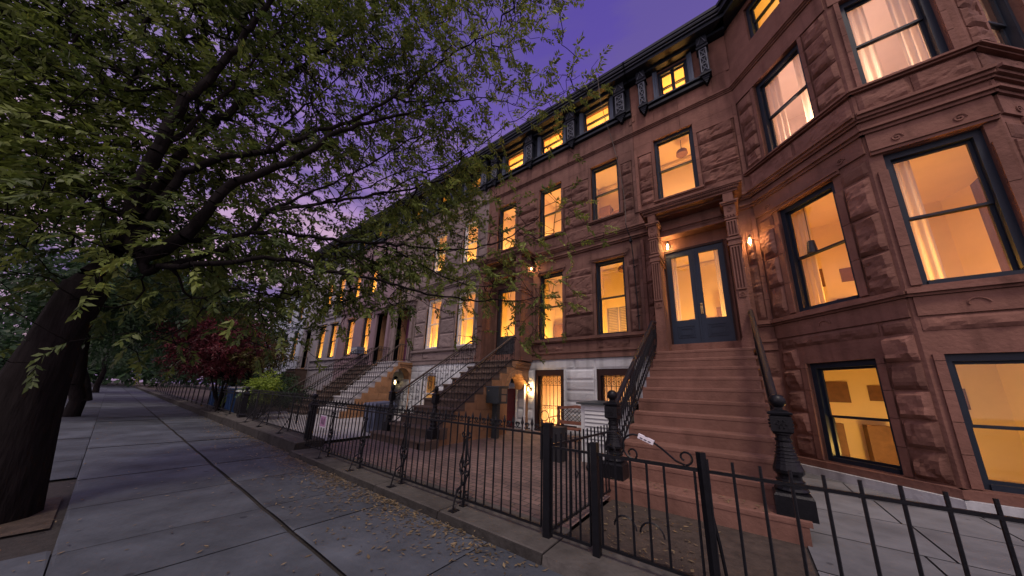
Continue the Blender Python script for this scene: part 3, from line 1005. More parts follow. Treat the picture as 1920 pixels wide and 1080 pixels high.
def portico(house, fr, l0, l1, r0, r1, d0, d1, zl, mat, detail=True, zo=0.0, dmat='door_blue'):
    """pilasters at the head of the stoop carrying an entablature, with the door recess behind"""
    root = MB()
    # reveal, lintel and soffits
    O = 0.65
    root.fbox(fr, l1 + .001, r0 - .001, 0.03, 0.30, 4.90, 5.30)          # inner lintel
    root.fbox(fr, l1 + .001, r0 - .001, 0.301, 0.33, 5.05, 5.17)
    root.fbox(fr, l1 + .001, r0 - .001, 0.301, 0.325, 4.90, 4.96)
    root.fbox(fr, l1 + .001, r0 - .001, -0.02, 0.06, 4.60, 4.899)          # flat panel over the door
    root.fbox(fr, l1 - .02, r0 + .02, 0.05, O - .10, 5.301, 5.36)          # soffit
    root.fbox(fr, l0 - .02, r1 + .02, 0.0, O, 5.361, 5.40)
    for (o, a, b) in ((O + .05, 5.34, 5.385), (O + .075, 5.386, 5.445), (O + .11, 5.446, 5.475), (O + .13, 5.476, 5.53)):
        e = (o - O)
        root.fbox(fr, l0 - .03 - e, r1 + .03 + e, 0.0 if a > 5.36 else O - .16, o, a, b)
    root.fbox(fr, l0 - .10, r1 + .10, 0.0, O + .02, 5.531, 5.57)
    # dentil rope
    n = 46
    for i in range(n):
        a = l0 - .08 + (r1 - l0 + .16) * i / n
        root.hexa([fr(a, O + .1, 5.395), fr(a + .018, O + .1, 5.395), fr(a + .018, O + .07, 5.395), fr(a, O + .07, 5.395),
                   fr(a + .016, O + .1, 5.437), fr(a + .034, O + .1, 5.437), fr(a + .034, O + .07, 5.437), fr(a + .016, O + .07, 5.437)])
    for i in range(22):                                                    # carved band on the lintel
        a = l1 + .02 + (r0 - l1 - .04) * i / 22
        root.tube([fr(a, .312, 4.975), fr(a + .025, .318, 5.03), fr(a + .05, .312, 4.975)], .009, 4)
    # door sill
    root.fbox(fr, l1 + .03, r0 - .03, -.02, 0.34, zl - .03, zl + .20)
    root.fbox(fr, l1 + .03, d0, -0.02, 0.045, zl + .201, 4.60)
    root.fbox(fr, d1, r0 - .03, -0.02, 0.045, zl + .201, 4.60)
    p = root.build('portico', mat, house)
    for (a, b) in ((l0, l1), (r0, r1)):
        q = MB()
        q.fbox(fr, a, b, 0.0, O, zl - .03, 5.30)
        q.fbox(fr, a - .03, b + .03, 0.0, O + .035, zl - .031, zl + .16)
        q.fbox(fr, a - .015, b + .015, 0.0, O + .02, zl + .161, zl + .20)
        if detail:
            flutes(q, fr, a + .012, b - .012, O, 3.27, 4.12, 3)
            q.fbox(fr, a - .02, b + .02, 0.02, O + .04, 4.17, 4.21)
            q.fbox(fr, a - .008, b + .008, 0.02, O + .03, 4.215, 4.28)
            q.fbox(fr, a - .025, b + .025, 0.02, O + .05, 4.285, 4.33)
            flutes(q, fr, a + .012, b - .012, O, 4.40, 4.68, 3)
            q.fbox(fr, a - .015, b + .015, 0.02, O + .045, 4.73, 4.76)
            for i in range(4):
                w = (b - a) / 4
                q.lathe([(0.004, -.03), (.018, -.012), (.02, .01), (.008, .03)], fr(a + w * (i + .5), O + .03, 4.80), 6)
            q.fbox(fr, a - .005, b + .005, 0.02, O + .03, 4.835, 5.06)
            spiral(q, fr((a + b) / 2, O + .035, 4.95), (1, 0, 0), (0, 0, 1), .055, .012, 0, 11, .008, 20)
            q.fbox(fr, a - .06, b + .06, 0.02, O + .085, 5.10, 5.135)
            q.fbox(fr, a - .04, b + .04, 0.02, O + .06, 5.065, 5.099)
            q.fbox(fr, a + .01, b - .01, 0.02, O + .05, 5.14, 5.33)
            # rosette square on the shaft
            c = (a + b) / 2
            q.fbox(fr, c - .055, c + .055, O, O + .02, 3.09, 3.20)
            spiral(q, fr(c, O + .025, 3.145), (1, 0, 0), (0, 0, 1), .035, .008, 0, 9, .007, 16)
        q.build('pilaster', mat, p)
    return p

def double_door(house, fr, d0, d1, z0, z1, mat='door_blue', handle=True):
    mid = (d0 + d1) / 2
    m = MB()
    m.fbox(fr, d0 - .03, d0, -.03, .075, z0, z1 + .06)
    m.fbox(fr, d1, d1 + .03, -.03, .075, z0, z1 + .06)
    m.fbox(fr, d0, d1, -.03, .075, z1 + .005, z1 + .06)
    m.build('door_frame', 'trim_brown', house)
    for k, (a, b) in enumerate(((d0, mid - .004), (mid + .004, d1))):
        q = MB()
        w = .10
        gz0, gz1 = z0 + .57, z1 - .13
        q.fbox(fr, a, a + w, 0.0, .05, z0, z1)
        q.fbox(fr, b - w, b, 0.0, .05, z0, z1)
        q.fbox(fr, a + w, b - w, 0.0, .05, z0, gz0)
        q.fbox(fr, a + w, b - w, 0.0, .05, gz1, z1)
        pz0, pz1 = z0 + .17, z0 + .44
        for (e, oo) in ((0, .062), (.03, .056), (.055, .064)):
            q.fbox(fr, a + w + .01 + e, b - w - .01 - e, .0505, oo, pz0 + e, pz0 + e + .018)
            q.fbox(fr, a + w + .01 + e, b - w - .01 - e, .0505, oo, pz1 - e - .018, pz1 - e)
            q.fbox(fr, a + w + .01 + e, a + w + .028 + e, .0505, oo, pz0 + e + .019, pz1 - e - .019)
            q.fbox(fr, b - w - .028 - e, b - w - .01 - e, .0505, oo, pz0 + e + .019, pz1 - e - .019)
        if k == 0:
            q.fbox(fr, b - .02, b + .012, .0505, .07, z0, z1)
        d = q.build('door', mat, house)
        g = MB()
        g.poly([fr(a + w, .02, gz0), fr(b - w, .02, gz0), fr(b - w, .02, gz1), fr(a + w, .02, gz1)])
        g.build('pane', 'glass', d)
        drape(d, fr, (a + w - .02) if k == 0 else (b - w - .08), (a + w + .09) if k == 0 else (b - w + .02), gz0 - .05, gz1 + .05, -.10, waves=2, amp=.02)
        if k == 1 and handle:
            h = MB()
            h.fbox(fr, a + .02, a + .065, .0505, .062, z0 + .68, z0 + .92)
            h.lathe([(.001, -.02), (.022, -.01), (.022, .01), (.001, .02)], fr(a + .042, .075, z0 + .88), 10)
            h.tube([fr(a + .042, .062, z0 + .82), fr(a + .042, .10, z0 + .80), fr(a + .042, .10, z0 + .71), fr(a + .042, .062, z0 + .69)], .009, 6)
            h.build('handle', 'brass', d)

def front(house, wall, fr, x0, x1, ops, blocks=True, seed=0, portico_x=None, rough=1.0, band=0.30, depth=0.05, parlour_h=0.62):
    """bands, mouldings and stone courses of one flat front"""
    W = wall
    pq = [(portico_x[0], portico_x[1])] if portico_x else []
    par = [o for o in ops if o[2] < 5]
    sec = [o for o in ops if 5.5 < o[2] < 8]
    pp = par + ([(portico_x[0], portico_x[1], 2.0, 5.6)] if portico_x else [])
    # water table: smooth stones, a carved panel under every window
    for a, b in subtract((x0, x1), pq):
        moulding(W, fr, a, b, ZB, [(.16, .055), (.05, .085)])
        moulding(W, fr, a, b, 2.605, [(.035, .06), (.045, .10), (.04, .07)])
        moulding(W, fr, a, b, ZSTR, [(.05, .05), (.04, .09), (.11, .045), (.04, .085), (.05, .12), (.045, .15), (.04, .11)])
        n = max(1, int((b - a) / .03))
        for i in range(n):                                                  # small dentils under the string course
            W.fbox(fr, a + i * (b - a) / n, a + (i + .55) * (b - a) / n, .045, .066, ZSTR + .10, ZSTR + .19)
    for o in par:
        if o[2] < 2.8 and o[3] < 5:
            rock(W, fr, o[0] - .02, o[1] + .02, 2.36, 2.595, .035, seed + o[0], 1.6)
    for a, b in subtract((x0, x1), pq + [(o[0] - .02, o[1] + .02) for o in par]):
        k = max(1, round((b - a) / .7))
        for i in range(k):
            W.fbox(fr, a + (b - a) * i / k + .004, a + (b - a) * (i + 1) / k - .004, 0, .02, 2.345, 2.60, random.uniform(.9, 1.08))
    if blocks:
        courses(W, fr, x0 + .06, x1 - .06, P0 + .0, 4.50, parlour_h, pp, depth, seed, 0.075, rough, 1.0, 2.0)
        # carved band just under the window heads
        for a, b in subtract((x0 + .06, x1 - .06), [(o[0] - .10, o[1] + .10) for o in pp]):
            rock(W, fr, a, b, 4.51, 4.72, .04, seed + 5 + a, 2.2)
        courses(W, fr, x0 + .06, x1 - .06, 5.60, 6.0, .4, pq and [(portico_x[0], portico_x[1], 5, 5.7)] or [], .035, seed + 40, 0, 1.2, .9, 1.5)
        courses(W, fr, x0 + .08, x1 - .08, S0, 7.62, .37, sec, depth, seed + 80, 0.075, rough, .9, 1.8)
    # lintels
    for o in par:
        if o[3] < 5:
            moulding(W, fr, o[0] - .07, o[1] + .07, o[3] + .005, [(.05, .045), (.035, .07)])
            for sx in (o[0] - .11, o[1] + .11):
                spiral(W, fr(sx, .05, o[3] + .12), (1, 0, 0), (0, 0, 1), .05, .012, 0, 8, .011, 14)
    for o in sec:
        moulding(W, fr, o[0] - .10, o[1] + .10, o[2] - .075, [(.03, .05), (.045, .085)])
    k = max(2, round((x1 - x0) / 1.3))
    for i in range(k):
        a, b = x0 + (x1 - x0) * i / k, x0 + (x1 - x0) * (i + 1) / k
        for q, e in subtract((a, b), [(o[0] - .005, o[1] + .005) for o in sec]):
            W.fbox(fr, q + .004, e - .004, 0, .028, 7.625, 7.93, random.uniform(.93, 1.06))
        W.fbox(fr, a + .004, b - .004, 0, .028, 7.935, ZBAND - .004, random.uniform(.93, 1.06))
        c = (a + b) / 2 + random.uniform(-.2, .2)
        W.fbox(fr, a + .003, c - .003, 0, .026, ZBAND + .15, 9.03, random.uniform(.93, 1.08))
        W.fbox(fr, c + .003, b - .003, 0, .026, ZBAND + .15, 9.03, random.uniform(.93, 1.08))
    moulding(W, fr, x0, x1, ZBAND, [(.035, .05), (.03, .075), (.04, .10), (.04, .07)])
    # edge strips at the party lines
    for a, b in ((x0 + .002, x0 + .075), (x1 - .075, x1 - .002)):
        z = P0
        while z < 9.0:
            h = random.uniform(.35, .6)
            e = min(9.0, z + h)
            if not (portico_x and portico_x[0] < b and portico_x[1] > a and z < 5.7) and not (ZSTR - .05 < e and z < 5.62) and not (ZBAND - .05 < e and z < 8.55):
                W.fbox(fr, a, b, 0, .045, z + .004, e - .004, random.uniform(.9, 1.1))
            z = e

def base_front(mb, fr, x0, x1, z0, z1, ops, seed, painted=True, rough=0.6):
    courses(mb, fr, x0, x1, z0, z1, .29, ops, .026, seed, 0.05, rough, .55, 1.1)

def iron_grille(win, fr, s0, s1, z0, z1, o=0.03):
    m = MB()
    n = 6
    for i in range(n + 1):
        s = s0 + (s1 - s0) * i / n
        m.tube([fr(s, o, z0), fr(s, o, z1)], .009, 5)
    for z in (z0 + .04, z1 - .03, z1 - .26, z0 + (z1 - z0) * .44):
        m.tube([fr(s0, o, z), fr(s1, o, z)], .010, 5)
    w = (s1 - s0) / n
    for i in range(n):
        c = s0 + w * (i + .5)
        for zc in (z1 - .145,):
            spiral(m, fr(c, o, zc + .045), (1, 0, 0), (0, 0, 1), w * .40, .01, -2.4, 5.2, .007, 12)
            spiral(m, fr(c, o, zc - .05), (1, 0, 0), (0, 0, 1), w * .36, .01, 2.4, -5.2, .007, 12)
        zc = z0 + (z1 - z0) * .44 - .06
        spiral(m, fr(c, o, zc), (1, 0, 0), (0, 0, 1), w * .36, .01, 2.0, -4.5, .007, 12)
    return m.build('grille', 'iron', win)

# ---- house with the canted bay (nearest)
A = thing('brownstone_house', 'reddish brownstone house with canted bay and navy double doors under a pilastered portico', 'house', (-0.6, FY, 0), 'brownstone row houses')
AX0, AX1, BAY0 = -1.72, 3.72, 0.59
a_door = (-1.165, -0.035)
a_par = []
a_sec = [(-1.215, -0.315, S0, S1)]
a_top = [(-0.965, -0.245)]
W = MB()
ops_a = [(a_door[0] - .03, a_door[1] + .03, 2.10, 4.60)] + a_sec + [(p, q, T0 - .12, T1) for p, q in a_top]
sheet(W, FR, AX0, BAY0, 0.0, 10.3, ops_a)
front(A, W, FR, AX0, BAY0, a_sec, seed=200, portico_x=(-1.40, 0.28), rough=1.25, depth=.08)
courses(W, FR, AX0, BAY0, 0.15, ZB, .45, [(-1.5, 0.22, 0, 2.2)], .05, 260, 0, 1.1)
# smooth stone above the band on this house
W.fbox(FR, AX0 + .01, a_top[0][0] - .02, 0, .024, 9.04, 10.1)
W.fbox(FR, a_top[0][1] + .02, BAY0, 0, .024, 9.04, 10.1)
# canted bay: 45 degree face, front face, return face
B1 = frame(BAY0, FY, .70711, -.70711)
BL = 1.85
bx, by = BAY0 + .70711 * BL, FY - .70711 * BL
B2 = frame(bx, by, 1, 0)
B2L = 1.15
B3 = frame(bx + B2L, by, .70711, .70711)
win1 = (0.45, 1.38)
bays = ((B1, BL, win1), (B2, B2L, (0.14, 1.01)), (B3, BL, (0.46, 1.40)))
bay_ops = lambda w: [(w[0], w[1], 0.28, 1.84), (w[0], w[1], 2.76, 4.83), (w[0], w[1], S0, S1), (w[0] + .1, w[1] - .1, T0 - .1, T1)]
for k, (fr, L, w) in enumerate(bays):
    ops = bay_ops(w)
    sheet(W, fr, 0, L, 0.0, 10.3, ops)
    sd = 300 + 100 * k
    e0, e1 = (0.0, L)
    W.fbox(fr, -.05, L + .06, 0, .13, .17, .27)
    courses(W, fr, .06, L - .03, 0.28, 2.12, .36, [ops[0]], .10, sd, .09, 1.3, .4, .8)
    rock(W, fr, .03, w[1] + .12, 2.13, 2.34, .05, sd + 7, 1.6)
    rock(W, fr, w[1] + .12, L - .02, 2.13, 2.34, .05, sd + 8, 1.2)
    W.fbox(fr, 0.03, L - .02, 0, .03, 2.345, 2.60)
    spiral(W, fr((w[0] + w[1]) / 2 - .1, .035, 2.43), (fr(1, 0, 0)[0] - fr(0, 0, 0)[0], fr(1, 0, 0)[1] - fr(0, 0, 0)[1], 0), (0, 0, 1), .13, .03, 0.2, 2.9, .013, 12)
    moulding(W, fr, -.03, L + .03, 2.605, [(.035, .06), (.045, .11), (.04, .07)])
    courses(W, fr, .05, L - .03, 2.73, 4.55, .62, [ops[1]], .085, sd + 20, .10, 1.2, .5, 1.1)
    W.fbox(fr, .02, L - .02, 0, .04, 4.56, 4.84 if False else 4.83) if False else None
    for p, q in subtract((.03, L - .02), [(w[0] - .09, w[1] + .09)]):
        rock(W, fr, p, q, 4.56, 4.82, .035, sd + 31 + p, .6)
    moulding(W, fr, w[0] - .12, w[1] + .12, 4.84, [(.05, .05), (.03, .075)])
    W.fbox(fr, .02, L - .01, 0, .03, 4.925, ZSTR - .003)
    ex = (fr(1, 0, 0)[0] - fr(0, 0, 0)[0], fr(1, 0, 0)[1] - fr(0, 0, 0)[1], 0)
    spiral(W, fr(.30, .035, 5.02), ex, (0, 0, 1), .06, .012, 0, 9, .012, 16)
    spiral(W, fr(L - .30, .035, 5.02), ex, (0, 0, 1), .06, .012, 0, 9, .012, 16)
    moulding(W, fr, -.04, L + .04, ZSTR, [(.05, .06), (.04, .10), (.12, .05), (.04, .09), (.05, .13), (.045, .17), (.04, .12)])
    rock(W, fr, .03, L * .5, 5.61, 5.99, .05, sd + 41, 1.3)
    rock(W, fr, L * .5, L - .02, 5.61, 5.99, .05, sd + 42, 1.3)
    moulding(W, fr, -.03, L + .03, 6.0, [(.03, .06), (.03, .10), (.025, .075)])
    courses(W, fr, .05, L - .03, S0, 7.92, .36, [ops[2]], .085, sd + 50, .06, 1.2, .6, 1.2)
    for p, q in subtract((.02, L - .01), [(w[0], w[1])]):
        pass
    W.fbox(fr, .02, L - .01, 0, .03, 7.935, ZBAND - .004)
    moulding(W, fr, -.04, L + .04, ZBAND, [(.035, .06), (.03, .09), (.04, .12), (.04, .08)])
    W.fbox(fr, .02, L - .01, 0, .026, ZBAND + .15, 9.02)
wallA = W.build('wall', 'brown_a', A)
m = MB()
for fr, L, w in bays:
    m.fbox(fr, -.07, L + .09, .005, .19, 0.0, .168)
m.build('plinth', 'white_stone', A)
# bay windows and what is inside them
for k, (fr, L, w) in enumerate(bays):
    ops = bay_ops(w)
    for i, o in enumerate(ops):
        wd = window(A, fr, *o, mat='trim', casing=.075, split=.5 if i else .45, glass='glass_bay' if i == 2 else 'glass', rec=.09)
        if i == 1:
            drape(wd, fr, o[0] + .06, o[0] + .30, o[2], o[3], -.24, waves=3)
            if k == 0:
                drape(wd, fr, o[1] - .12, o[1] + .1, o[2], o[3], -.24, waves=3)
        if i == 2:
            drape(wd, fr, o[0] + .05, o[0] + .33, o[2], o[3], -.24, waves=3)
            drape(wd, fr, o[1] - .3, o[1] - .05, o[2], o[3], -.24, waves=3)
# rooms of the bay: one per storey, running through all three faces
def bay_room(z0, z1, power, col, wall, shelf=False):
    m = MB()
    e = .012
    p = [(.62, FY + .015), B1(BL, -e, 0)[:2], B2(B2L, -e, 0)[:2], B3(BL - .02, -e, 0)[:2]]
    back = [(3.5, FY + 1.6), (0.35, FY + 1.6)]
    loop = p + back
    m.poly([(x, y, z0) for x, y in loop])
    m.poly([(x, y, z1) for x, y in reversed(loop)])
    for (q, w_) in ((p[3], back[0]), (back[0], back[1]), (back[1], (0.35, FY + .012)), ((0.35, FY + .012), p[0])):
        m.poly([(*q, z0), (*w_, z0), (*w_, z1), (*q, z1)])
    ob = m.build('lit_room', wall, A, fix=False)
    lamp('room_light', (1.9, 7.35, z0 + .35), power * 2.5, col, .12, ob)
    q = MB()
    for px_, pz_, w_, h_ in ((1.35, z0 + 1.15, .34, .42), (1.95, z0 + 1.2, .26, .30), (2.6, z0 + 1.1, .5, .36)):
        if z1 - z0 > 1.5:
            q.box(px_, px_ + w_, FY + 1.575, FY + 1.598, pz_, pz_ + h_)
            q.box(px_ - .2, px_ + .1, FY + 1.2, FY + 1.5, z0 + .02, z0 + .75)
    if q.v:
        q.build('pictures_and_chests', 'shelf', ob)
    if shelf:
        q = MB()
        q.box(.38, .60, FY + .75, FY + 1.55, z0 + .02, z0 + 2.1)
        for zz in (.5, .95, 1.4, 1.85):
            q.box(.36, .66, FY + .70, FY + 1.56, z0 + zz, z0 + zz + .035)
        s = q.build('bookcase', 'shelf', ob)
        q = MB()
        r_ = random.Random(5)
        for zz in (.54, .99, 1.44):
            y = FY + .72
            while y < FY + 1.5:
                w_ = r_.uniform(.02, .06)
                q.box(.60, .645, y, y + w_ - .004, z0 + zz, z0 + zz + r_.uniform(.18, .3), r_.uniform(.4, 1.6))
                y += w_
        q.build('books', 'books', s)
    return ob
bay_room(0.05, 2.05, 24, WARM, 'room')
r1 = bay_room(2.55, 5.15, 40, (1.0, .45, .075), 'room', True)
bay_room(5.85, 8.25, 46, (1.0, .60, .42), 'room_pink')
bay_room(9.0, 10.2, 14, WARM, 'room')
q = MB()
q.tube([(1.25, 7.15, 5.14), (1.25, 7.15, 4.02)], .006, 4)
q.lathe([(.01, .14), (.05, .12), (.075, -.10), (.07, -.12)], (1.25, 7.15, 3.9), 12)
q.build('pendant_lamp', 'door_dark', r1)
# flat part windows
for o in a_sec:
    window(A, FR, *o, mat='trim', casing=.06, rec=.08)
    room(A, FR, *o, power=30, col=(1, .57, .20))
for p, q_ in a_top:
    window(A, FR, p, q_, T0 - .12, T1, mat='trim', casing=.06, mull=True, rec=.05)
    room(A, FR, p, q_, T0, T1, power=30, col=(1, .48, .12), up=.15, down=.6)
top_cornice(A, FR, AX0, BAY0, [(a_top[0][0], a_top[0][1])], [(-1.36, .20), (0.12, .20)], 'brown_a', zsill=8.93, full=False)
for fr, L, w in bays:
    m = MB()
    m.fbox(fr, -.1, L + .1, -.2, .30, 10.201, 10.30)
    m.fbox(fr, -.12, L + .12, -.2, .40, 10.301, 10.44)
    m.fbox(fr, -.14, L + .14, -.3, .46, 10.441, 10.52)
    m.build('bay_cornice', 'cornice', A)
portico(A, FR, -1.385, -1.205, 0.075, 0.262, a_door[0], a_door[1], 2.108, 'brown_a')
double_door(A, FR, a_door[0], a_door[1], 2.315, 4.56)
ra = room(A, FR, a_door[0], a_door[1], 2.3, 4.56, power=34, col=(1, .56, .11), pad=.2, up=.5, down=.1, pos=(-.25, -.9, 2.38), depth=2.2)
q = MB()
q.fbox(FR, -.80, -.62, -2.15, -2.1, 2.4, 3.45)
q.fbox(FR, -.36, -.22, -1.9, -1.75, 2.9, 3.55)
q.fbox(FR, -.34, -.24, -1.74, -1.70, 3.0, 3.1, .4)
q.build('hall_furniture', 'shelf', ra)
body(A, AX0, AX1, 'brown_a')

# ---- middle house with the white base
Bh = thing('brownstone_house', 'plum brown stone house with white painted ground floor and dark lattice bracket cornice', 'house', (-4.4, FY, 0), 'brownstone row houses')
BX0, BX1 = -7.13, -1.722
b_par = [(-4.80, -3.99, P0, P1), (-2.965, -2.165, P0, P1)]
b_sec = [(-6.64, -5.84, S0, S1), (-4.83, -4.01, S0, S1), (-3.0, -2.18, S0, S1)]
b_top = [(-6.40, -5.55), (-4.79, -3.92), (-3.18, -2.33)]
b_door = (-6.42, -5.50)
b_base = [(-4.92, -3.96, 0.135, 1.84), (-3.02, -2.06, 0.135, 1.84)]
W = MB()
sheet(W, FR, BX0, BX1, ZB, 10.3, b_par + b_sec + [(b_door[0] - .03, b_door[1] + .03, ZB - .05, 4.60)] + [(p, q, T0, T1) for p, q in b_top])
front(Bh, W, FR, BX0, BX1, b_par + b_sec, seed=600, portico_x=(-6.82, -5.02), depth=.075, rough=1.2)
W.build('wall', 'brown_b', Bh)
W = MB()
sheet(W, FR, BX0, BX1, 0.0, ZB, b_base + [(-6.5, -5.60, 0.1, 1.72)], .16)
base_front(W, FR, BX0 + .02, BX1 - .02, 0.12, ZB - .004, b_base + [(-6.5, -5.60, 0.1, 1.72)], 640)
W.build('base_wall', 'white_stone', Bh)
for i, o in enumerate(b_par):
    wd = window(Bh, FR, *o, mat='trim', casing=.05)
    rm = room(Bh, FR, *o, power=34)
    if i == 1:
        for (s0, s1, dy) in ((o[0] + .17, o[0] + .47, .02), (o[0] + .50, o[0] + .78, .0)):
            q = MB()
            for (p, e) in ((s0, s0 + .03), (s1 - .03, s1)):
                q.fbox(FR, p, e, -.34, -.31, o[2] + .02, o[2] + .78)
            q.fbox(FR, s0, s1, -.34, -.31, o[2] + .75, o[2] + .785)
            q.fbox(FR, s0, s1, -.34, -.31, o[2] + .02, o[2] + .055)
            for k in range(15):
                zz = o[2] + .07 + k * .045
                q.hexa([FR(s0 + .03, -.315, zz), FR(s1 - .03, -.315, zz), FR(s1 - .03, -.335, zz + .03), FR(s0 + .03, -.335, zz + .03),
                        FR(s0 + .03, -.313, zz + .005), FR(s1 - .03, -.313, zz + .005), FR(s1 - .03, -.333, zz + .035), FR(s0 + .03, -.333, zz + .035)], .7)
            q.build('shutter', 'shutter', wd)
for i, o in enumerate(b_sec):
    wd = window(Bh, FR, *o, mat='trim', casing=.055)
    rm = room(Bh, FR, *o, power=32, col=(1, .57, .19))
    if i == 2:
        q = MB()
        q.fbox(FR, o[0] - .25, o[0] + .12, -1.6, -1.25, S0 - .3, S0 + 1.25)
        q.fbox(FR, o[0] + .12, o[0] + .52, -1.6, -1.3, S0 - .3, S0 + 1.0)
        q.build('wardrobe', 'shelf', rm)
for i, (p, e) in enumerate(b_top):
    window(Bh, FR, p, e, T0, T1, mat='trim', casing=.03, split=.52, rec=.0)
    rm = room(Bh, FR, p, e, T0, T1, power=28, col=(1, .48, .12), up=.1, down=.6)
    if i == 2:
        q = MB()
        q.lathe([(.001, -.05), (.05, -.02), (.06, .02), (.001, .06)], FR(p + .52, -.8, T0 + .25), 10)
        q.build('lamp_globe', 'bulb', rm)
top_cornice(Bh, FR, BX0, BX1, b_top, [(-6.82, .27), (-5.19, .27), (-3.56, .27), (-1.98, .27)], 'brown_b')
# basement doors and windows behind iron grilles
for i, o in enumerate(b_base):
    m = MB()
    c = .09
    m.fbox(FR, o[0], o[0] + c, -.16, -.01, o[2], o[3])
    m.fbox(FR, o[1] - c, o[1], -.16, -.01, o[2], o[3])
    m.fbox(FR, o[0] + c, o[1] - c, -.16, -.01, o[3] - c * 1.9, o[3])
    m.fbox(FR, o[0] + c, o[1] - c, -.16, -.01, o[2], o[2] + .06)
    m.fbox(FR, o[0] + c, o[0] + c + .05, -.165, -.06, o[2] + .06, o[3] - c * 1.9)
    m.fbox(FR, o[1] - c - .05, o[1] - c, -.165, -.06, o[2] + .06, o[3] - c * 1.9)
    wd = m.build('grilled_window', 'trim_brown', Bh)
    iron_grille(wd, FR, o[0] + c + .02, o[1] - c - .02, o[2] + .06, o[3] - c * 1.9, -.04)
    g = MB()
    g.poly([FR(o[0] + c, -.13, o[2] + .05), FR(o[1] - c, -.13, o[2] + .05), FR(o[1] - c, -.13, o[3] - c), FR(o[0] + c, -.13, o[3] - c)])
    g.build('pane', 'glass', wd)
    drape(wd, FR, o[0] + .08, o[1] - .08, o[2] + .03, o[3] - .1, -.30, waves=7, amp=.025)
    room(Bh, FR, *o, power=19, col=(1, .56, .22), up=.15, down=0.0, pos=((o[0] + o[1]) / 2, -.85, .5))
# door under the stoop
m = MB()
m.fbox(FR, -6.45, -5.65, -.12, -.07, .13, 1.28)
for zz in (.25, .72):
    m.fbox(FR, -6.37, -6.08, -.069, -.055, zz, zz + .38)
    m.fbox(FR, -6.0, -5.72, -.069, -.055, zz, zz + .38)
d = m.build('cellar_door', 'door_red', Bh)
m = MB()
m.fbox(FR, -6.5, -5.61, -.14, -.03, 1.282, 1.34)
m.fbox(FR, -6.08, -6.04, -.14, -.04, 1.341, 1.72)
m.build('transom', 'trim_white', d)
m = MB()
m.poly([FR(-6.5, -.1, 1.34), FR(-5.6, -.1, 1.34), FR(-5.6, -.1, 1.72), FR(-6.5, -.1, 1.72)])
m.build('pane', 'glass', d)
m = MB()
m.poly([FR(-6.55, -.19, 0.05), FR(-5.55, -.19, 0.05), FR(-5.55, -.19, 1.8), FR(-6.55, -.19, 1.8)])
m.build('dark_lobby', 'door_dark', Bh)
# front door
portico(Bh, FR, -6.80, -6.58, -5.25, -5.04, b_door[0], b_door[1], 2.108, 'brown_b', detail=True)
m = MB()
m.fbox(FR, b_door[0] - .03, b_door[0], -.03, .07, 2.31, 4.62)
m.fbox(FR, b_door[1], b_door[1] + .03, -.03, .07, 2.31, 4.62)
m.fbox(FR, b_door[0], b_door[1], -.03, .07, 4.56, 4.62)
m.build('door_frame', 'trim_brown', Bh)
m = MB()
a, b = b_door
m.fbox(FR, a, a + .12, 0, .05, 2.31, 4.56)
m.fbox(FR, b - .12, b, 0, .05, 2.31, 4.56)
m.fbox(FR, a + .12, b - .12, 0, .05, 2.31, 2.95)
m.fbox(FR, a + .12, b - .12, 0, .05, 4.47, 4.56)
m.fbox(FR, a + .18, b - .18, .0505, .065, 2.46, 2.82)
d = m.build('door', 'door_dark', Bh)
m = MB()
m.poly([FR(a + .1, .02, 2.94), FR(b - .1, .02, 2.94), FR(b - .1, .02, 4.48), FR(a + .1, .02, 4.48)])
m.build('pane', 'glass', d)
m = MB()
m.fbox(FR, b - .085, b - .045, .0505, .06, 3.0, 3.22)
m.tube([FR(b - .065, .06, 3.12), FR(b - .065, .10, 3.11), FR(b - .065, .10, 3.02), FR(b - .065, .06, 3.0)], .009, 6)
m.build('handle', 'brass', d)
room(Bh, FR, a, b, 2.3, 4.56, power=32, pad=.2, up=.5, down=.1, pos=(-5.9, -.9, 2.4), depth=2.0)
body(Bh, BX0, BX1, 'brown_b')

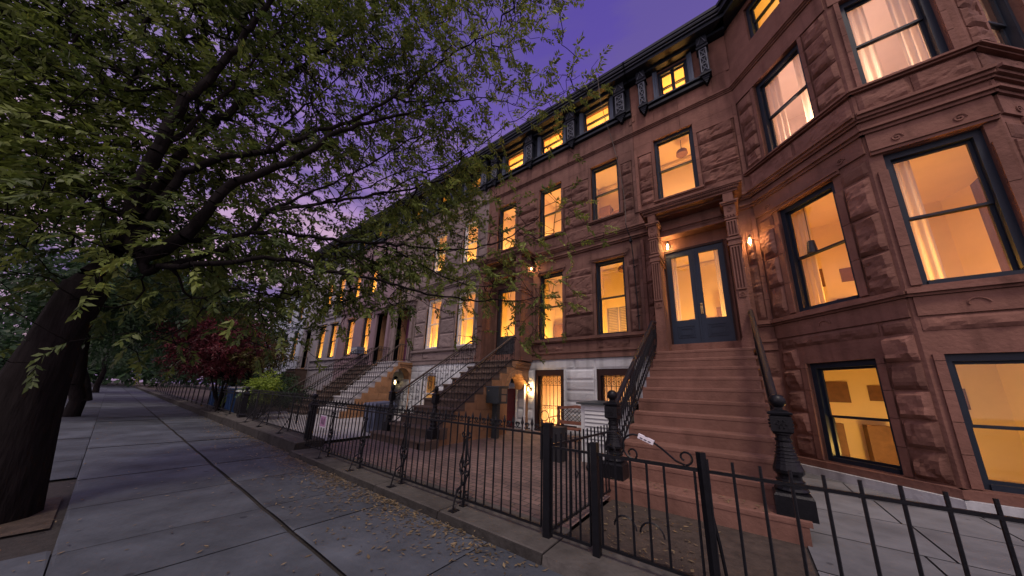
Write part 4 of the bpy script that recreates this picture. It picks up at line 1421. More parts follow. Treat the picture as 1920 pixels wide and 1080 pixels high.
# ---- the houses farther along the row
def row_house(label, x0, x1, wall, base, par, sec, top, door, dmat, trim, blocks, power, seed, base_ops=(), pa=None, cornice=True, zl=2.11):
    h = thing('brownstone_house', label, 'house', ((x0 + x1) / 2, FY, 0), 'brownstone row houses')
    pw = [(p, q, P0 + .05, P1 + .08) for p, q in par]
    sw = [(p, q, S0, S1) for p, q in sec]
    W = MB()
    sheet(W, FR, x0, x1, ZB, 10.3, pw + sw + [(door[0], door[1], ZB, 4.75)] + [(p, q, T0, T1) for p, q in top])
    front(h, W, FR, x0, x1, pw + sw, blocks=blocks, seed=seed, portico_x=pa)
    W.build('wall', wall, h)
    W = MB()
    bo = [(p, q, .25, 1.80) for p, q in base_ops]
    sheet(W, FR, x0, x1, 0, ZB, bo, .12)
    if blocks:
        base_front(W, FR, x0 + .02, x1 - .02, .15, ZB - .004, bo, seed + 7)
    W.build('base_wall', base, h)
    for o in pw:
        wd = window(h, FR, *o, mat=trim, casing=.07)
        room(h, FR, *o, power=power, pad=.3)
        if random.random() < .6:
            drape(wd, FR, o[0] + .06, o[0] + .26, o[2], o[3], -.3, waves=2)
    for i, o in enumerate(sw):
        window(h, FR, *o, mat=trim, casing=.07)
        room(h, FR, *o, power=power * (.9 if i % 2 else .55), pad=.3)
    for (p, q) in top:
        window(h, FR, p, q, T0, T1, mat='trim', casing=.06)
        room(h, FR, p, q, T0, T1, power=4, up=.1, down=.5)
    for o in bo:
        wd = window(h, FR, *o, mat='trim_white', casing=.07)
        room(h, FR, *o, power=30, pad=.25, up=.1, down=.1, col=(1, .68, .34))
    if top or cornice:
        br = [x0 + .2] + [(t[1] + u[0]) / 2 for t, u in zip(top[:-1], top[1:])] + [x1 - .2]
        top_cornice(h, FR, x0, x1, top, [(b, .24) for b in br], wall)
    # door recess
    m = MB()
    m.fbox(FR, door[0], door[1], -.55, -.50, zl + .15, 4.75)
    m.fbox(FR, door[0] + .1, door[1] - .1, -.499, -.48, zl + .30, zl + .95)
    m.fbox(FR, door[0] + .1, (door[0] + door[1]) / 2 - .04, -.499, -.48, zl + 1.1, 4.3)
    m.fbox(FR, (door[0] + door[1]) / 2 + .04, door[1] - .1, -.499, -.48, zl + 1.1, 4.3)
    d = m.build('door', dmat, h)
    m = MB()
    m.fbox(FR, door[1] - .20, door[1] - .16, -.479, -.44, zl + .98, zl + 1.14)
    m.build('handle', 'brass', d)
    m = MB()
    for p, q in ((door[0] - .012, door[0]), (door[1], door[1] + .012)):
        m.fbox(FR, p, q, -.56, 0, zl, 4.75)
    m.fbox(FR, door[0], door[1], -.56, 0, 4.75, 4.77)
    m.fbox(FR, door[0], door[1], -.56, 0.02, zl - .02, zl + .149)
    m.build('door_recess', 'ochre', h)
    m = MB()
    for p, q in ((door[0] - .20, door[0] - .013), (door[1] + .013, door[1] + .20)):
        m.fbox(FR, p, q, 0.0, .10, zl - .02, 4.78)
        m.fbox(FR, p - .015, q + .015, 0.0, .125, zl - .021, zl + .16)
    m.fbox(FR, door[0] - .26, door[1] + .26, 0.0, .14, 4.781, 4.98)
    m.fbox(FR, door[0] - .32, door[1] + .32, 0.0, .26, 4.981, 5.10)
    m.build('door_surround', wall, h)
    body(h, x0, x1, wall)
    return h

row_house('grey brown stone house with pale framed windows and grey steps beside an ochre arch', -13.05, -7.135, 'grey_stone', 'white_stone',
          [(-10.42, -9.57), (-8.55, -7.62)], [(-10.35, -9.55), (-8.50, -7.68)], [(-12.4, -11.6), (-10.4, -9.6), (-8.5, -7.7)], (-12.62, -11.52), 'door_wine', 'trim_white', True, 34, 900,
          base_ops=[(-10.3, -9.45)], pa=(-12.90, -11.25))
row_house('flat mauve painted house with a near black front door beyond the grey steps', -18.6, -13.055, 'mauve', 'mauve',
          [(-17.82, -16.90), (-15.98, -15.12)], [(-17.8, -16.95), (-15.95, -15.12)], [(-17.8, -17.0), (-16.0, -15.2), (-14.4, -13.6)], (-14.40, -13.42), 'door_dark', 'trim', False, 36, 1000, pa=(-14.75, -13.08))
row_house('pale grey painted house with cream curtains in its tall windows', -24.4, -18.605, 'pale_grey', 'pale_grey',
          [(-21.7, -20.7), (-20.0, -19.0)], [(-21.7, -20.7), (-20.0, -19.0)], [(-23.5, -22.7), (-21.6, -20.8), (-19.9, -19.1)], (-23.7, -22.7), 'door_dark', 'trim', False, 30, 1100, pa=(-24.1, -22.3))

# lower pale blue house ending the visible row
E_ = thing('pale_house', 'low pale blue grey house closing the far end of the row behind branches', 'house', (-28, FY, 0))
W = MB()
fo = [(-26.4, -25.4, 2.8, 5.0), (-28.6, -27.6, 2.8, 5.0), (-26.4, -25.4, 5.8, 7.4), (-28.6, -27.6, 5.8, 7.4)]
sheet(W, FR, -31.5, -24.41, 0, 8.2, fo)
for x in (-31.4, -29.6, -26.9, -24.5):
    W.fbox(FR, x - .06, x + .06, 0, .10, 0, 8.2)
moulding(W, FR, -31.5, -24.41, 5.25, [(.08, .08), (.08, .14)])
W.build('wall', 'pale_blue', E_)
for o in fo:
    window(E_, FR, *o, mat='trim', casing=.08)
    room(E_, FR, *o, power=5, pad=.3)
m = MB()
m.fbox(FR, -31.6, -24.35, -9, .35, 8.2, 8.45)
m.build('roof', 'cornice', E_)
m = MB()
m.fbox(FR, -31.5, -31.45, -9, 0, 0, 8.2)
m.fbox(FR, -31.5, -24.41, -9, -8.95, 0, 8.2)
m.build('party_wall', 'pale_blue', E_)

# ------------------------------------------------------------------ stoops
def newel_round(parent, x, y, z, k=1.0, mat='iron'):
    """cast newel: plinth, rings, flared shaft, panelled block, cap and ball"""
    m = MB()
    K = lambda pr: [(r_ * k, z_) for r_, z_ in pr]
    m.lathe(K([(.135, 0), (.135, .17), (.12, .19), (.12, .20)]), (x, y, z), 4, square=True)
    prof = [(.115, .20), (.125, .215), (.115, .235), (.085, .25), (.10, .275), (.105, .29), (.088, .305), (.088, .33), (.112, .355), (.115, .38),
            (.098, .43), (.078, .50), (.064, .57), (.056, .62), (.066, .632), (.066, .645), (.056, .655), (.056, .68), (.072, .69), (.072, .70)]
    m.lathe(K(prof), (x, y, z), 16)
    for i in range(7):
        zz = .40 + i * .03
        rr = .10 - i * .0055
        m.lathe(K([(rr + .001, zz - .006), (rr + .006, zz), (rr, zz + .006)]), (x, y, z), 16)
    m.lathe(K([(.065, .70), (.080, .715), (.080, .85), (.065, .868)]), (x, y, z), 4, square=True)
    m.lathe(K([(.088, .868), (.092, .885), (.078, .895), (.055, .905), (.03, .915), (.03, .935)]), (x, y, z), 4, square=True)
    for dx, dy in (((0, -1), (1, 0), (-1, 0)) if k == 1 else ()):
        for a in range(7):
            rr = .034 if a else 0
            t = 2 * math.pi * a / 6
            p = (x + dx * .084 + (0 if dx else rr * math.cos(t)), y + dy * .084 + (0 if dy else rr * math.cos(t)), z + .782 + rr * math.sin(t))
            m.lathe([(.002, -.010), (.010, -.004), (.010, .004), (.002, .010)], p, 6)
    o = m.build('newel', mat, parent)
    b = MB()
    b.lathe(K([(.028, .93), (.045, .945), (.060, .965), (.066, .99), (.063, 1.015), (.050, 1.04), (.030, 1.055), (.004, 1.06)]), (x, y, z), 16)
    b.build('ball', mat, o, smooth=True)
    return o

def railing(parent, path, drop, style='lattice', r=.03, mat='iron', top_mat='iron_rail', gap=.11):
    """handrail over iron balusters that follow a path; parts of the stoop"""
    path = [Vector(p) for p in path]
    t = MB()
    t.tube(path, r, 8)
    top = t.build('handrail', top_mat, parent, smooth=True)
    m = MB()
    dn = Vector((0, 0, -drop))
    m.tube([p + dn for p in path], .014, 5)
    m.tube([p + Vector((0, 0, -.07)) for p in path], .010, 5)
    for a, b in zip(path[:-1], path[1:]):
        L = (b - a).length
        n = max(2, int(L / gap))
        ex = (b - a).normalized()
        for i in range(n + 1):
            p = a.lerp(b, i / n)
            if style == 'bars':
                m.tube([p, p + dn], .009, 5)
            else:
                m.tube([p + Vector((0, 0, -.07)), p + dn], .008, 4)
                if i < n:
                    q = a.lerp(b, (i + 1) / n)
                    h1, h2 = -.10, -drop * .60
                    if style == 'lattice':
                        m.tube([p + Vector((0, 0, h1)), q + Vector((0, 0, h2))], .008, 4)
                        m.tube([q + Vector((0, 0, h1)), p + Vector((0, 0, h2))], .008, 4)
                        c = p.lerp(q, .5)
                        spiral(m, c + Vector((0, 0, -drop * .80)), ex, (0, 0, 1), .045, .012, 0, 7.5, .007, 10)
                        spiral(m, c + Vector((0, 0, -drop * .34)), ex, (0, 0, 1), .038, .036, 0, 6.28, .007, 8)
                    elif i % 2 == 0:
                        c = p.lerp(q, .5)
                        spiral(m, c + Vector((0, 0, -drop * .25)), ex, (0, 0, 1), .045, .012, 0, 7.5, .007, 10)
                        spiral(m, c + Vector((0, 0, -drop * .75)), ex, (0, 0, 1), .045, .012, 3, 10, .007, 10)
                        m.tube([p + Vector((0, 0, -drop * .4)), q + Vector((0, 0, -drop * .6))], .007, 4)
    m.build('balusters', mat, top)
    return top

def stoop(label, x0, x1, y0, z0, r, t, n, mat, side=None, arch=None, flare=0.0, tread=None, nose=1.0):
    s = thing('stoop', label, 'stoop', ((x0 + x1) / 2, y0, 0), 'front stoops')
    for k in range(n):
        f = flare * max(0, k - (n - 3)) if flare else 0
        y, z = y0 - t * k, z0 - r * k
        m = MB()
        e = .0 if side is None else .062
        yb = FY - .005 if k == 0 else y + t + .04
        dz = max(-.02, z - r - .03) if side else -.02
        jit = random.uniform(-.003, .003)
        rows = [(y - .028 * nose - .002, z - .048), (y - .034 * nose - .002, z - .030), (y - .030 * nose - .002, z - .008), (y - .020 * nose + .004 * (1 - nose), z + jit)]
        xs = np.linspace(x0 - f - (.02 if k else .04), x1 + f - e + (.0 if side else .02), 9)
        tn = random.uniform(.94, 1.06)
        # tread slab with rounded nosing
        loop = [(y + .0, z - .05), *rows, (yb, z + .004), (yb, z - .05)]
        m.prism(loop, 'x', xs[0], xs[-1], tn * 1.12)  # tread tone raised to paint the light on the step tops
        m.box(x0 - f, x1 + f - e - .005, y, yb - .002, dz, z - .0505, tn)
        st = m.build('step', tread if (tread and k < n) else mat, s)
    if side:
        m = MB()
        # stepped outline with an arched passage under the landing
        loop = [(FY - .004, z0 - .10)]
        loop.append((y0, z0 - .10))
        for k in range(n):
            y, z = y0 - t * k, z0 - r * k
            if k:
                loop.append((y, z - .055))
            loop.append((y, max(.0, z - r - .055)))
        loop.append((y0 - t * (n - 1), 0.0)) if loop[-1][1] > 0.001 else None
        a0, a1, zs, zt = arch
        loop.append((a0, 0.0))
        c, rr = (a0 + a1) / 2, (a1 - a0) / 2
        for i in range(13):
            a = math.pi - math.pi * i / 12
            loop.append((c + rr * math.cos(a), zs + (zt - zs) * math.sin(a)))
        loop.append((a1, 0.0))
        loop.append((FY - .004, 0.0))
        m.prism(loop, 'x', x1 - .058, x1)
        ar = [q for q in loop if a0 - .01 <= q[0] <= a1 + .01 and zs - .01 <= q[1] <= zt + .01]
        m.grid([[(x1 - .06, *q) for q in ar], [(x1 - .45, *q) for q in ar]])
        m.box(x1 - .45, x1 - .06, a0 - .05, a0, .02, zs)
        w = m.build('side_wall', side, s)
        m = MB()
        # coursing joints, arch ring and moulded edge of the landing, all proud of the wall
        rs_ = random.Random(4)
        zc = .02
        while zc < z0 - .45:
            h = .24
            ylo = y0 - t * (n - 1)
            for k in range(n - 1, -1, -1):
                if z0 - r * k - .07 >= zc + h:
                    ylo = y0 - t * k + .0
                    break
            y = ylo
            while y < a0 - .14:
                L = rs_.uniform(.3, .55)
                e = min(a0 - .13, y + L)
                if a0 - .13 - e < .12:
                    e = a0 - .13
                m.box(x1, x1 + .018, y + .006, e - .006, zc + .005, min(zc + h, z0) - .005, rs_.uniform(.85, 1.12))
                y = e
            zc += h
        for i in range(9):
            a, b = math.pi - math.pi * i / 9 - .01, math.pi - math.pi * (i + 1) / 9 + .01
            q = lambda an, ra: (c + (rr + ra) * math.cos(an), zs + (zt - zs + ra) * math.sin(an))
            lp = [q(a, .0), q((a + b) / 2, .0), q(b, .0), q(b, .12), q((a + b) / 2, .12), q(a, .12)]
            m.prism([(p[0], p[1]) for p in lp if p[0] < FY - .01], 'x', x1, x1 + .03, rs_.uniform(.9, 1.1))
        m.box(x1 - .1, x1 + .075, y0 - .02, FY - .006, z0 - .13, z0 - .045)
        m.box(x1 - .1, x1 + .04, y0 - .01, FY - .006, z0 - .22, z0 - .131)
        m.build('stonework', side, w)
    return s

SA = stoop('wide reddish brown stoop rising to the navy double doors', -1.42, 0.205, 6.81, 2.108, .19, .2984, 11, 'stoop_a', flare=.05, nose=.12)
xl, xr = -1.40, 0.235
newel_round(SA, xl, 4.02, .20)
newel_round(SA, xr, 3.98, .20)
railing(SA, [(xl, 4.08, 1.06), (xl, 6.66, 2.72), (xl, 6.92, 2.76)], .66, 'lattice', .036)
railing(SA, [(xr, 4.04, 1.06), (xr, 6.60, 2.72), (xr, 6.92, 2.76)], .66, 'lattice', .036)

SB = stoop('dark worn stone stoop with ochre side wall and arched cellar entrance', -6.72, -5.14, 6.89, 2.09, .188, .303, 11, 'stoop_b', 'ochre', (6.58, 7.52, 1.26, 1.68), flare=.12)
newel_round(SB, -6.78, 4.18, .20, .72)
newel_round(SB, -5.16, 4.18, .20, .72)
railing(SB, [(-6.74, 4.26, 1.06), (-6.74, 6.66, 2.70), (-6.74, 7.0, 2.72), (-6.95, 7.55, 2.72)], .66, 'scroll', .026, top_mat='iron_worn')
railing(SB, [(-5.20, 4.26, 1.06), (-5.20, 6.80, 2.74), (-5.20, 7.5, 2.76)], .66, 'scroll', .026, top_mat='iron_worn')

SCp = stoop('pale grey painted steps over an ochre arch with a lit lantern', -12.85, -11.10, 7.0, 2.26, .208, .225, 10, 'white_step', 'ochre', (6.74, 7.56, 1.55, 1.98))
railing(SCp, [(-11.14, 4.95, 1.05), (-11.14, 6.95, 2.95), (-11.14, 7.55, 2.95)], .62, 'bars', .018, top_mat='iron_worn')
railing(SCp, [(-12.80, 4.95, 1.05), (-12.80, 6.95, 2.95), (-12.80, 7.55, 2.95)], .62, 'bars', .018, top_mat='iron_worn')

def copy_tree(o, parent=None, dx=0.0):
    c = o.copy()
    COL.objects.link(c)
    if parent is None:
        c.location.x += dx
    else:
        c.parent = parent
    for ch in list(o.children):
        copy_tree(ch, c)
    return c

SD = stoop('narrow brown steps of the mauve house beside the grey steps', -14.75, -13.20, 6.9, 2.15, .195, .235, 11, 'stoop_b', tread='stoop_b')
railing(SD, [(-13.24, 4.4, .95), (-13.24, 6.85, 2.90), (-13.24, 7.5, 2.90)], .62, 'bars', .018, top_mat='iron_worn')
railing(SD, [(-14.71, 4.4, .95), (-14.71, 6.85, 2.90), (-14.71, 7.5, 2.90)], .62, 'bars', .018, top_mat='iron_worn')
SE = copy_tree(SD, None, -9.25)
SE['label'] = 'brown steps of the pale grey house behind the lime shrub'

# ------------------------------------------------------------------ fences
def shared(name, mesh, parent, loc):
    o = bpy.data.objects.new(name, mesh)
    COL.objects.link(o)
    o.parent = parent
    o.location = loc
    return o

def fleur(m, x, y, z, s=1.0):
    """cresting on a picket: spear with two outward scrolls"""
    m.lathe([(.007, 0), (.007, .03 * s), (.016, .045 * s), (.010, .06 * s), (.001, .085 * s)], (x, y, z), 6)
    for d in (-1, 1):
        spiral(m, (x + d * .028 * s, y, z + .035 * s), (d, 0, 0), (0, 0, 1), .024 * s, .006, -2.2, 3.6, .0055, 10)

def picket_fence(label, x0, x1, y, zb, zt, gap, crest=True, tip=0.06, flat=False, skip=(), group='iron yard fences', mat='iron', barr=.0082, feet=()):
    f = thing('iron_fence', label, 'fence', ((x0 + x1) / 2, y, 0), group)
    m = MB()
    m.box(x0, x1, y - .010, y + .010, zt - .009, zt + .009)
    m.build('rail', mat, f)
    m = MB()
    m.box(x0, x1, y - .010, y + .010, zb - .010, zb + .010)
    m.build('rail', mat, f)
    m = MB()
    m.tube([(0, 0, zb), (0, 0, zt + (0 if crest else tip * .6))], barr, 5)
    if not crest and not flat:
        m.lathe([(barr, tip * .6), (barr * 1.6, tip * .7), (.001, tip * 1.4)], (0, 0, zt), 5)
    pm = None
    n = int(round((x1 - x0) / gap))
    cx = (x0 + x1) / 2
    for i in range(n + 1):
        x = x0 + (x1 - x0) * i / n
        if any(abs(x - q) < .03 for q in skip):
            continue
        if pm is None:
            o = m.build('picket', mat, None)
            pm = o.data
            o.parent = f
            o.location = (x - cx, 0, 0)
        else:
            shared('picket', pm, f, (x - cx, 0, 0))
    if crest:
        m = MB()
        for i in range(n + 1):
            fleur(m, x0 + (x1 - x0) * i / n, y, zt + .010, 1.45)
        m.build('cresting', mat, f)
    return f

def ornate_panel(f, x, y, zb, zt, mat='iron'):
    """slim panel of paired scrolls on a post with a foot out on the kerb"""
    m = MB()
    m.tube([(x, y, zb - .07), (x, y, zt + .06)], .014, 6)
    w = .075
    H = zt - zb
    for d in (-1, 1):
        ex = (d, 0, 0)
        spiral(m, (x + d * .040, y - .012, zt - .10), ex, (0, 0, 1), .034, .008, -2.6, 4.0, .008, 12)
        m.tube([(x + d * .012, y - .012, zt - .14), (x + d * .03, y - .012, zt - .26), (x + d * w, y - .012, zt - .40), (x + d * .05, y - .012, zt - .47)], .008, 5)
        spiral(m, (x + d * .036, y - .012, zt - .37), ex, (0, 0, 1), .030, .008, 0, 7.0, .008, 12)
        spiral(m, (x + d * .036, y - .012, zt - .46), ex, (0, 0, 1), .030, .008, 3, 10.0, .008, 12)
        m.tube([(x + d * w, y - .012, zt - .44), (x + d * .035, y - .012, zb + .20), (x + d * .012, y - .012, zb + .12)], .008, 5)
        spiral(m, (x + d * .045, y - .012, zb + .06), ex, (0, 0, 1), .034, .008, -1, 6.0, .008, 12)
    m.lathe([(.012, -.02), (.024, 0), (.012, .02)], (x, y - .012, zt - .40), 6)
    # brace and foot
    m.tube([(x, y, zb + .16), (x, y - .10, zb + .10), (x, y - .14, .075)], .009, 5)
    m.box(x - .012, x + .06, y - .19, y - .10, .062, .078)
    m.box(x - .03, x + .03, y - .03, y + .03, .066, .082)
    return m.build('scroll_panel', mat, f)

FBY = 2.38
f1 = picket_fence('black iron fence with scroll cresting and slim scroll panels round the paved yard', -6.46, -1.46, FBY, .135, .846, .1055)
for x in (-5.50, -4.46, -3.44, -2.37):
    ornate_panel(f1, x, FBY, .135, .846)

def box_newel(label, x, y, z0, z1, w=.075, ball=True):
    t = thing('gate_post', label, 'post', (x, y, 0), 'cast iron gate posts')
    m = MB()
    m.lathe([(w * 1.35, 0), (w * 1.35, .10), (w, .13), (w, z1 - z0 - .26), (w * 1.25, z1 - z0 - .24), (w * 1.35, z1 - z0 - .20), (w * .9, z1 - z0 - .17), (w * .4, z1 - z0 - .12), (w * .4, z1 - z0 - .09)], (x, y, z0), 4, square=True)
    for d in (-1, 1):
        m.box(x + d * w * .45 - .012, x + d * w * .45 + .012, y - w - .012, y - w - .001, z0 + .2, z1 - .32)
    m.build('shaft', 'iron', t)
    m = MB()
    m.lathe([(.02, -.10), (.045, -.075), (.055, -.045), (.047, -.018), (.02, -.004), (.002, 0)], (x, y, z1), 12)
    m.build('ball', 'iron', t, smooth=True)
    return t
box_newel('black gate post with ball cap where the low kerb meets the raised kerb', -6.60, 2.45, .03, 1.03, .052)

# plain square post and the small fence in front of the wide stoop
t = thing('fence_post', 'plain thick black square post at the end of the scroll crested fence', 'post', (-1.40, FBY, 0))
m = MB()
m.box(-1.43, -1.37, FBY - .03, FBY + .03, .03, .925)
m.box(-1.437, -1.363, FBY - .037, FBY + .037, .926, .945)
m.build('shaft', 'iron', t)
f2 = picket_fence('short black picket panel between two posts before the brown stoop', -1.36, -1.03, FBY, .12, .752, .085, False, .12, True)
t = thing('fence_post', 'short black post left of the scroll topped gate', 'post', (-.985, FBY, 0))
m = MB()
m.box(-1.01, -.96, FBY - .025, FBY + .025, .03, .835)
m.build('shaft', 'iron', t)
g = thing('iron_gate', 'low iron gate topped by curling scrolls with a paper tag tied on', 'gate', (-.62, FBY, 0))
for za, zb in ((.741, .763), (.13, .148)):
    m = MB()
    m.box(-.955, -.30, FBY - .010, FBY + .010, za, zb)
    m.build('rail', 'iron', g)
for x in (-.94, -.83, -.72, -.61, -.50, -.32):
    m = MB()
    m.tube([(x, FBY, .13), (x, FBY, .752)], .0085, 5)
    m.build('picket', 'iron', g)
m = MB()
spiral(m, (-.845, FBY, .84), (1, 0, 0), (0, 0, 1), .088, .088, 2.5, -1.45, .007, 18, 5)
spiral(m, (-.848, FBY, .80), (1, 0, 0), (0, 0, 1), .050, .016, 3.4, -2.6 + 3.14, .007, 10, 5)
spiral(m, (-.845, FBY, .795), (-1, 0, 0), (0, 0, 1), .045, .014, -1.6, 4.0, .007, 14, 5)
spiral(m, (-.68, FBY, .84), (-1, 0, 0), (0, 0, 1), .085, .085, 2.0, -1.45, .007, 18, 5)
spiral(m, (-.705, FBY, .795), (1, 0, 0), (0, 0, 1), .045, .014, -1.6, 4.0, .007, 14, 5)
m.tube([(-.65, FBY, .92), (-.60, FBY, .915), (-.50, FBY, .85), (-.42, FBY, .785), (-.37, FBY, .768)], .007, 5)
spiral(m, (-.365, FBY, .815), (1, 0, 0), (0, 0, 1), .048, .018, -1.6, 4.4, .007, 16, 5)
m.build('scroll', 'iron', g)
m = MB()
spiral(m, (-.775, FBY, .30), (1, 0, 0), (0, 0, 1), .075, .075, 3.14, 0, .006, 10, 4)
spiral(m, (-.60, FBY, .30), (1, 0, 0), (0, 0, 1), .075, .075, 3.14, 0, .006, 10, 4)
m.build('scroll', 'iron', g)
pt = MB()
pt.hexa([(-.655, FBY - .014, .905), (-.555, FBY - .016, .868), (-.555, FBY + .010, .868), (-.655, FBY + .012, .905),
         (-.645, FBY - .014, .935), (-.545, FBY - .016, .897), (-.545, FBY + .010, .897), (-.645, FBY + .012, .935)])
tg = pt.build('paper_tag', 'paper_white', None)
tag(tg, 'white paper tag wrapped on the gate scroll', 'tag')
pt = MB()
for k in range(3):
    pt.hexa([(-.638 + k * .026, FBY - .0175, .907 - k * .0095), (-.620 + k * .026, FBY - .0178, .900 - k * .0095), (-.620 + k * .026, FBY - .0165, .900 - k * .0095), (-.638 + k * .026, FBY - .0165, .907 - k * .0095),
             (-.636 + k * .026, FBY - .0175, .913 - k * .0095), (-.618 + k * .026, FBY - .0178, .906 - k * .0095), (-.618 + k * .026, FBY - .0165, .906 - k * .0095), (-.636 + k * .026, FBY - .0165, .913 - k * .0095)])
pt.build('printing', 'ink', tg)
t = thing('fence_post', 'leaning black post right of the scroll topped gate', 'post', (-.27, FBY, 0))
m = MB()
m.tube([(-.262, FBY, .03), (-.275, FBY, .86)], .028, 4)
m.tube([(-.262, FBY, .62), (-.225, FBY + .02, .35), (-.20, FBY + .05, .07)], .010, 5)
m.build('shaft', 'iron', t)
f3 = picket_fence('sparse black picket fence at the foot of the wide stoop', -.245, 3.4, FBY, .10, .752, .128, False, .12, True, barr=.0085)

# return fence between the paved yard and the stoop
rf = thing('iron_fence', 'black picket return running back toward the left stoop newel', 'fence', (-1.40, 3.2, 0), 'iron yard fences')
m = MB()
m.box(-1.411, -1.389, 2.42, 3.86, .745, .765)
m.build('rail', 'iron', rf)
m = MB()
m.box(-1.409, -1.391, 2.42, 3.86, .10, .116)
m.build('rail', 'iron', rf)
for i in range(14):
    y = 2.52 + i * .098
    m = MB()
    m.tube([(-1.40, y, .09), (-1.40, y, .84)], .009, 5)
    m.build('picket', 'iron', rf)
m = MB()
m.lathe([(.012, -.03), (.022, 0), (.012, .03)], (-1.40, 3.2, .45), 8)
spiral(m, (-1.41, 2.95, .43), (0, 1, 0), (0, 0, 1), .03, .028, 0, 6.28, .007, 10, 4)
m.build('latch', 'iron', rf)

# fence on the raised kerb farther along
f4 = picket_fence('black spear topped fence standing on the raised dark kerb', -11.25, -6.78, 2.52, .25, .93, .087, False, .07, mat='iron')
for x in (-10.55, -9.35, -7.9):
    m = MB()
    m.tube([(x, 2.52, .2), (x, 2.52, 1.0)], .015, 6)
    m.tube([(x, 2.52, .5), (x, 2.42, .3), (x, 2.36, .2)], .010, 5)
    m.box(x - .03, x + .10, 2.32, 2.40, .185, .20)
    m.build('post', 'iron', f4)
m = MB()
for x in (-8.6, -7.5):
    m = MB()
    m.tube([(x, 2.51, .40), (x, 2.51, .75)], .012, 5)
    for d in (-1, 1):
        spiral(m, (x + d * .035, 2.51, .62), (d, 0, 0), (0, 0, 1), .03, .008, 0, 7, .008, 12)
        spiral(m, (x + d * .035, 2.51, .54), (d, 0, 0), (0, 0, 1), .03, .008, 3, 10, .008, 12)
    m.build('scroll_panel', 'iron', f4)
box_newel('black gate post with scrolled braces beside the navy bin', -11.75, 2.52, .18, 1.08, .06)
f5 = thing('iron_fence', 'far black rail fence with slanted posts before the red maple', 'fence', (-17, 2.5, 0), 'iron yard fences')
for z in (.30, .93, .85):
    m = MB()
    m.box(-40, -13.0, 2.47, 2.50, z - .015, z + .015)
    m.build('rail', 'iron', f5)
x = -13.0
while x > -40:
    m = MB()
    m.tube([(x, 2.485, .17), (x, 2.485, 1.12)], .022, 5)
    m.box(x - .10, x + .10, 2.40, 2.52, .175, .20)
    m.build('post', 'iron', f5)
    x -= 1.25
f6 = thing('iron_gate', 'black ladder like gate frame standing ajar near the navy bin', 'gate', (-12.4, 2.6, 0))
m = MB()
m.tube([(-12.15, 2.5, .2), (-12.15, 2.5, 1.02)], .016, 5)
m.tube([(-12.60, 2.85, .2), (-12.60, 2.85, 1.02)], .016, 5)
m.build('stile', 'iron', f6)
for z in (.30, .50, .75, .98):
    m = MB()
    m.tube([(-12.15, 2.5, z), (-12.60, 2.85, z)], .012, 5)
    m.build('rail', 'iron', f6)

# pink notice on the fence
m = MB()
m.box(-5.97, -5.72, FBY - .022, FBY - .018, .49, .69)
nt = m.build('notice', 'paper_white', None)
tag(nt, 'pink and white paper notice tied to the fence bars', 'notice')
m = MB()
m.box(-5.945, -5.745, FBY - .026, FBY - .0225, .51, .67)
m.build('pink_panel', 'paper_pink', nt)
m = MB()
for k, x in enumerate((-5.90, -5.85, -5.80)):
    m.box(x, x + .018, FBY - .029, FBY - .0265, .54, .64 - .02 * (k % 2))
m.build('printing', 'ink', nt)

# ------------------------------------------------------------------ things in the yards
mb_ = thing('mailbox', 'dark steel letterbox on a square post before the ochre arch', 'mailbox', (-4.92, 5.85, 0))
m = MB()
m.box(-4.99, -4.84, 5.80, 5.92, .03, .90)
m.box(-5.14, -4.68, 5.68, 6.06, .03, .075)
m.build('post', 'mail', mb_)
m = MB()
m.box(-5.10, -4.70, 5.68, 6.02, .90, 1.28)
m.hexa([(-5.12, 5.66, 1.281), (-4.68, 5.66, 1.281), (-4.68, 6.04, 1.281), (-5.12, 6.04, 1.281), (-5.11, 5.67, 1.305), (-4.69, 5.67, 1.305), (-4.69, 6.03, 1.32), (-5.11, 6.03, 1.32)])
b = m.build('box', 'mail', mb_)
m = MB()
m.box(-4.699, -4.688, 5.78, 5.97, 1.13, 1.255)
m.box(-4.699, -4.688, 5.78, 5.96, .95, 1.10)
m.build('plate', 'plate', b)
m = MB()
m.lathe([(.002, -.01), (.012, -.006), (.012, .006), (.002, .01)], (-5.02, 5.675, 1.2), 8)
m.build('lock', 'brass', b)

bn = thing('bench', 'low wooden bench with black lattice back by the grilled door', 'bench', (-3.35, 6.95, 0))
m = MB()
m.box(-3.86, -3.80, 7.0, 7.06, .08, .86)
m.box(-2.86, -2.80, 7.0, 7.06, .08, .86)
m.prism([(-3.86, .80), (-3.33, .85), (-2.80, .80), (-2.80, .86), (-3.33, .92), (-3.86, .86)], 'y', 7.0, 7.05)
m.box(-3.80, -2.86, 7.005, 7.05, .46, .54)
bk = m.build('backrest', 'wood', bn)
m = MB()
for i in range(-4, 10):
    x = -3.80 + i * .105
    for d in (1, -1):
        xa, xb = (x, x + .33) if d > 0 else (x + .33, x)
        za, zb = .54, .83
        # clip to the frame
        pa, pb = Vector((xa, 7.025, za)), Vector((xb, 7.025, zb))
        def clip(p, q):
            for lim, s in ((-3.80, 1), (-2.86, -1)):
                if (p.x - lim) * s < 0 and (q.x - lim) * s < 0:
                    return None
                if (p.x - lim) * s < 0:
                    t_ = (lim - p.x) / (q.x - p.x)
                    p = p.lerp(q, t_)
                elif (q.x - lim) * s < 0:
                    t_ = (lim - q.x) / (p.x - q.x)
                    q = q.lerp(p, t_)
            return p, q
        c = clip(pa, pb)
        if c and (c[0] - c[1]).length > .02:
            m.tube([c[0], c[1]], .007, 4)
m.build('lattice', 'iron', bk)
m = MB()
for k in range(4):
    m.box(-3.84, -2.82, 6.56 + k * .105, 6.65 + k * .105, .38, .41)
m.build('seat', 'wood', bn)
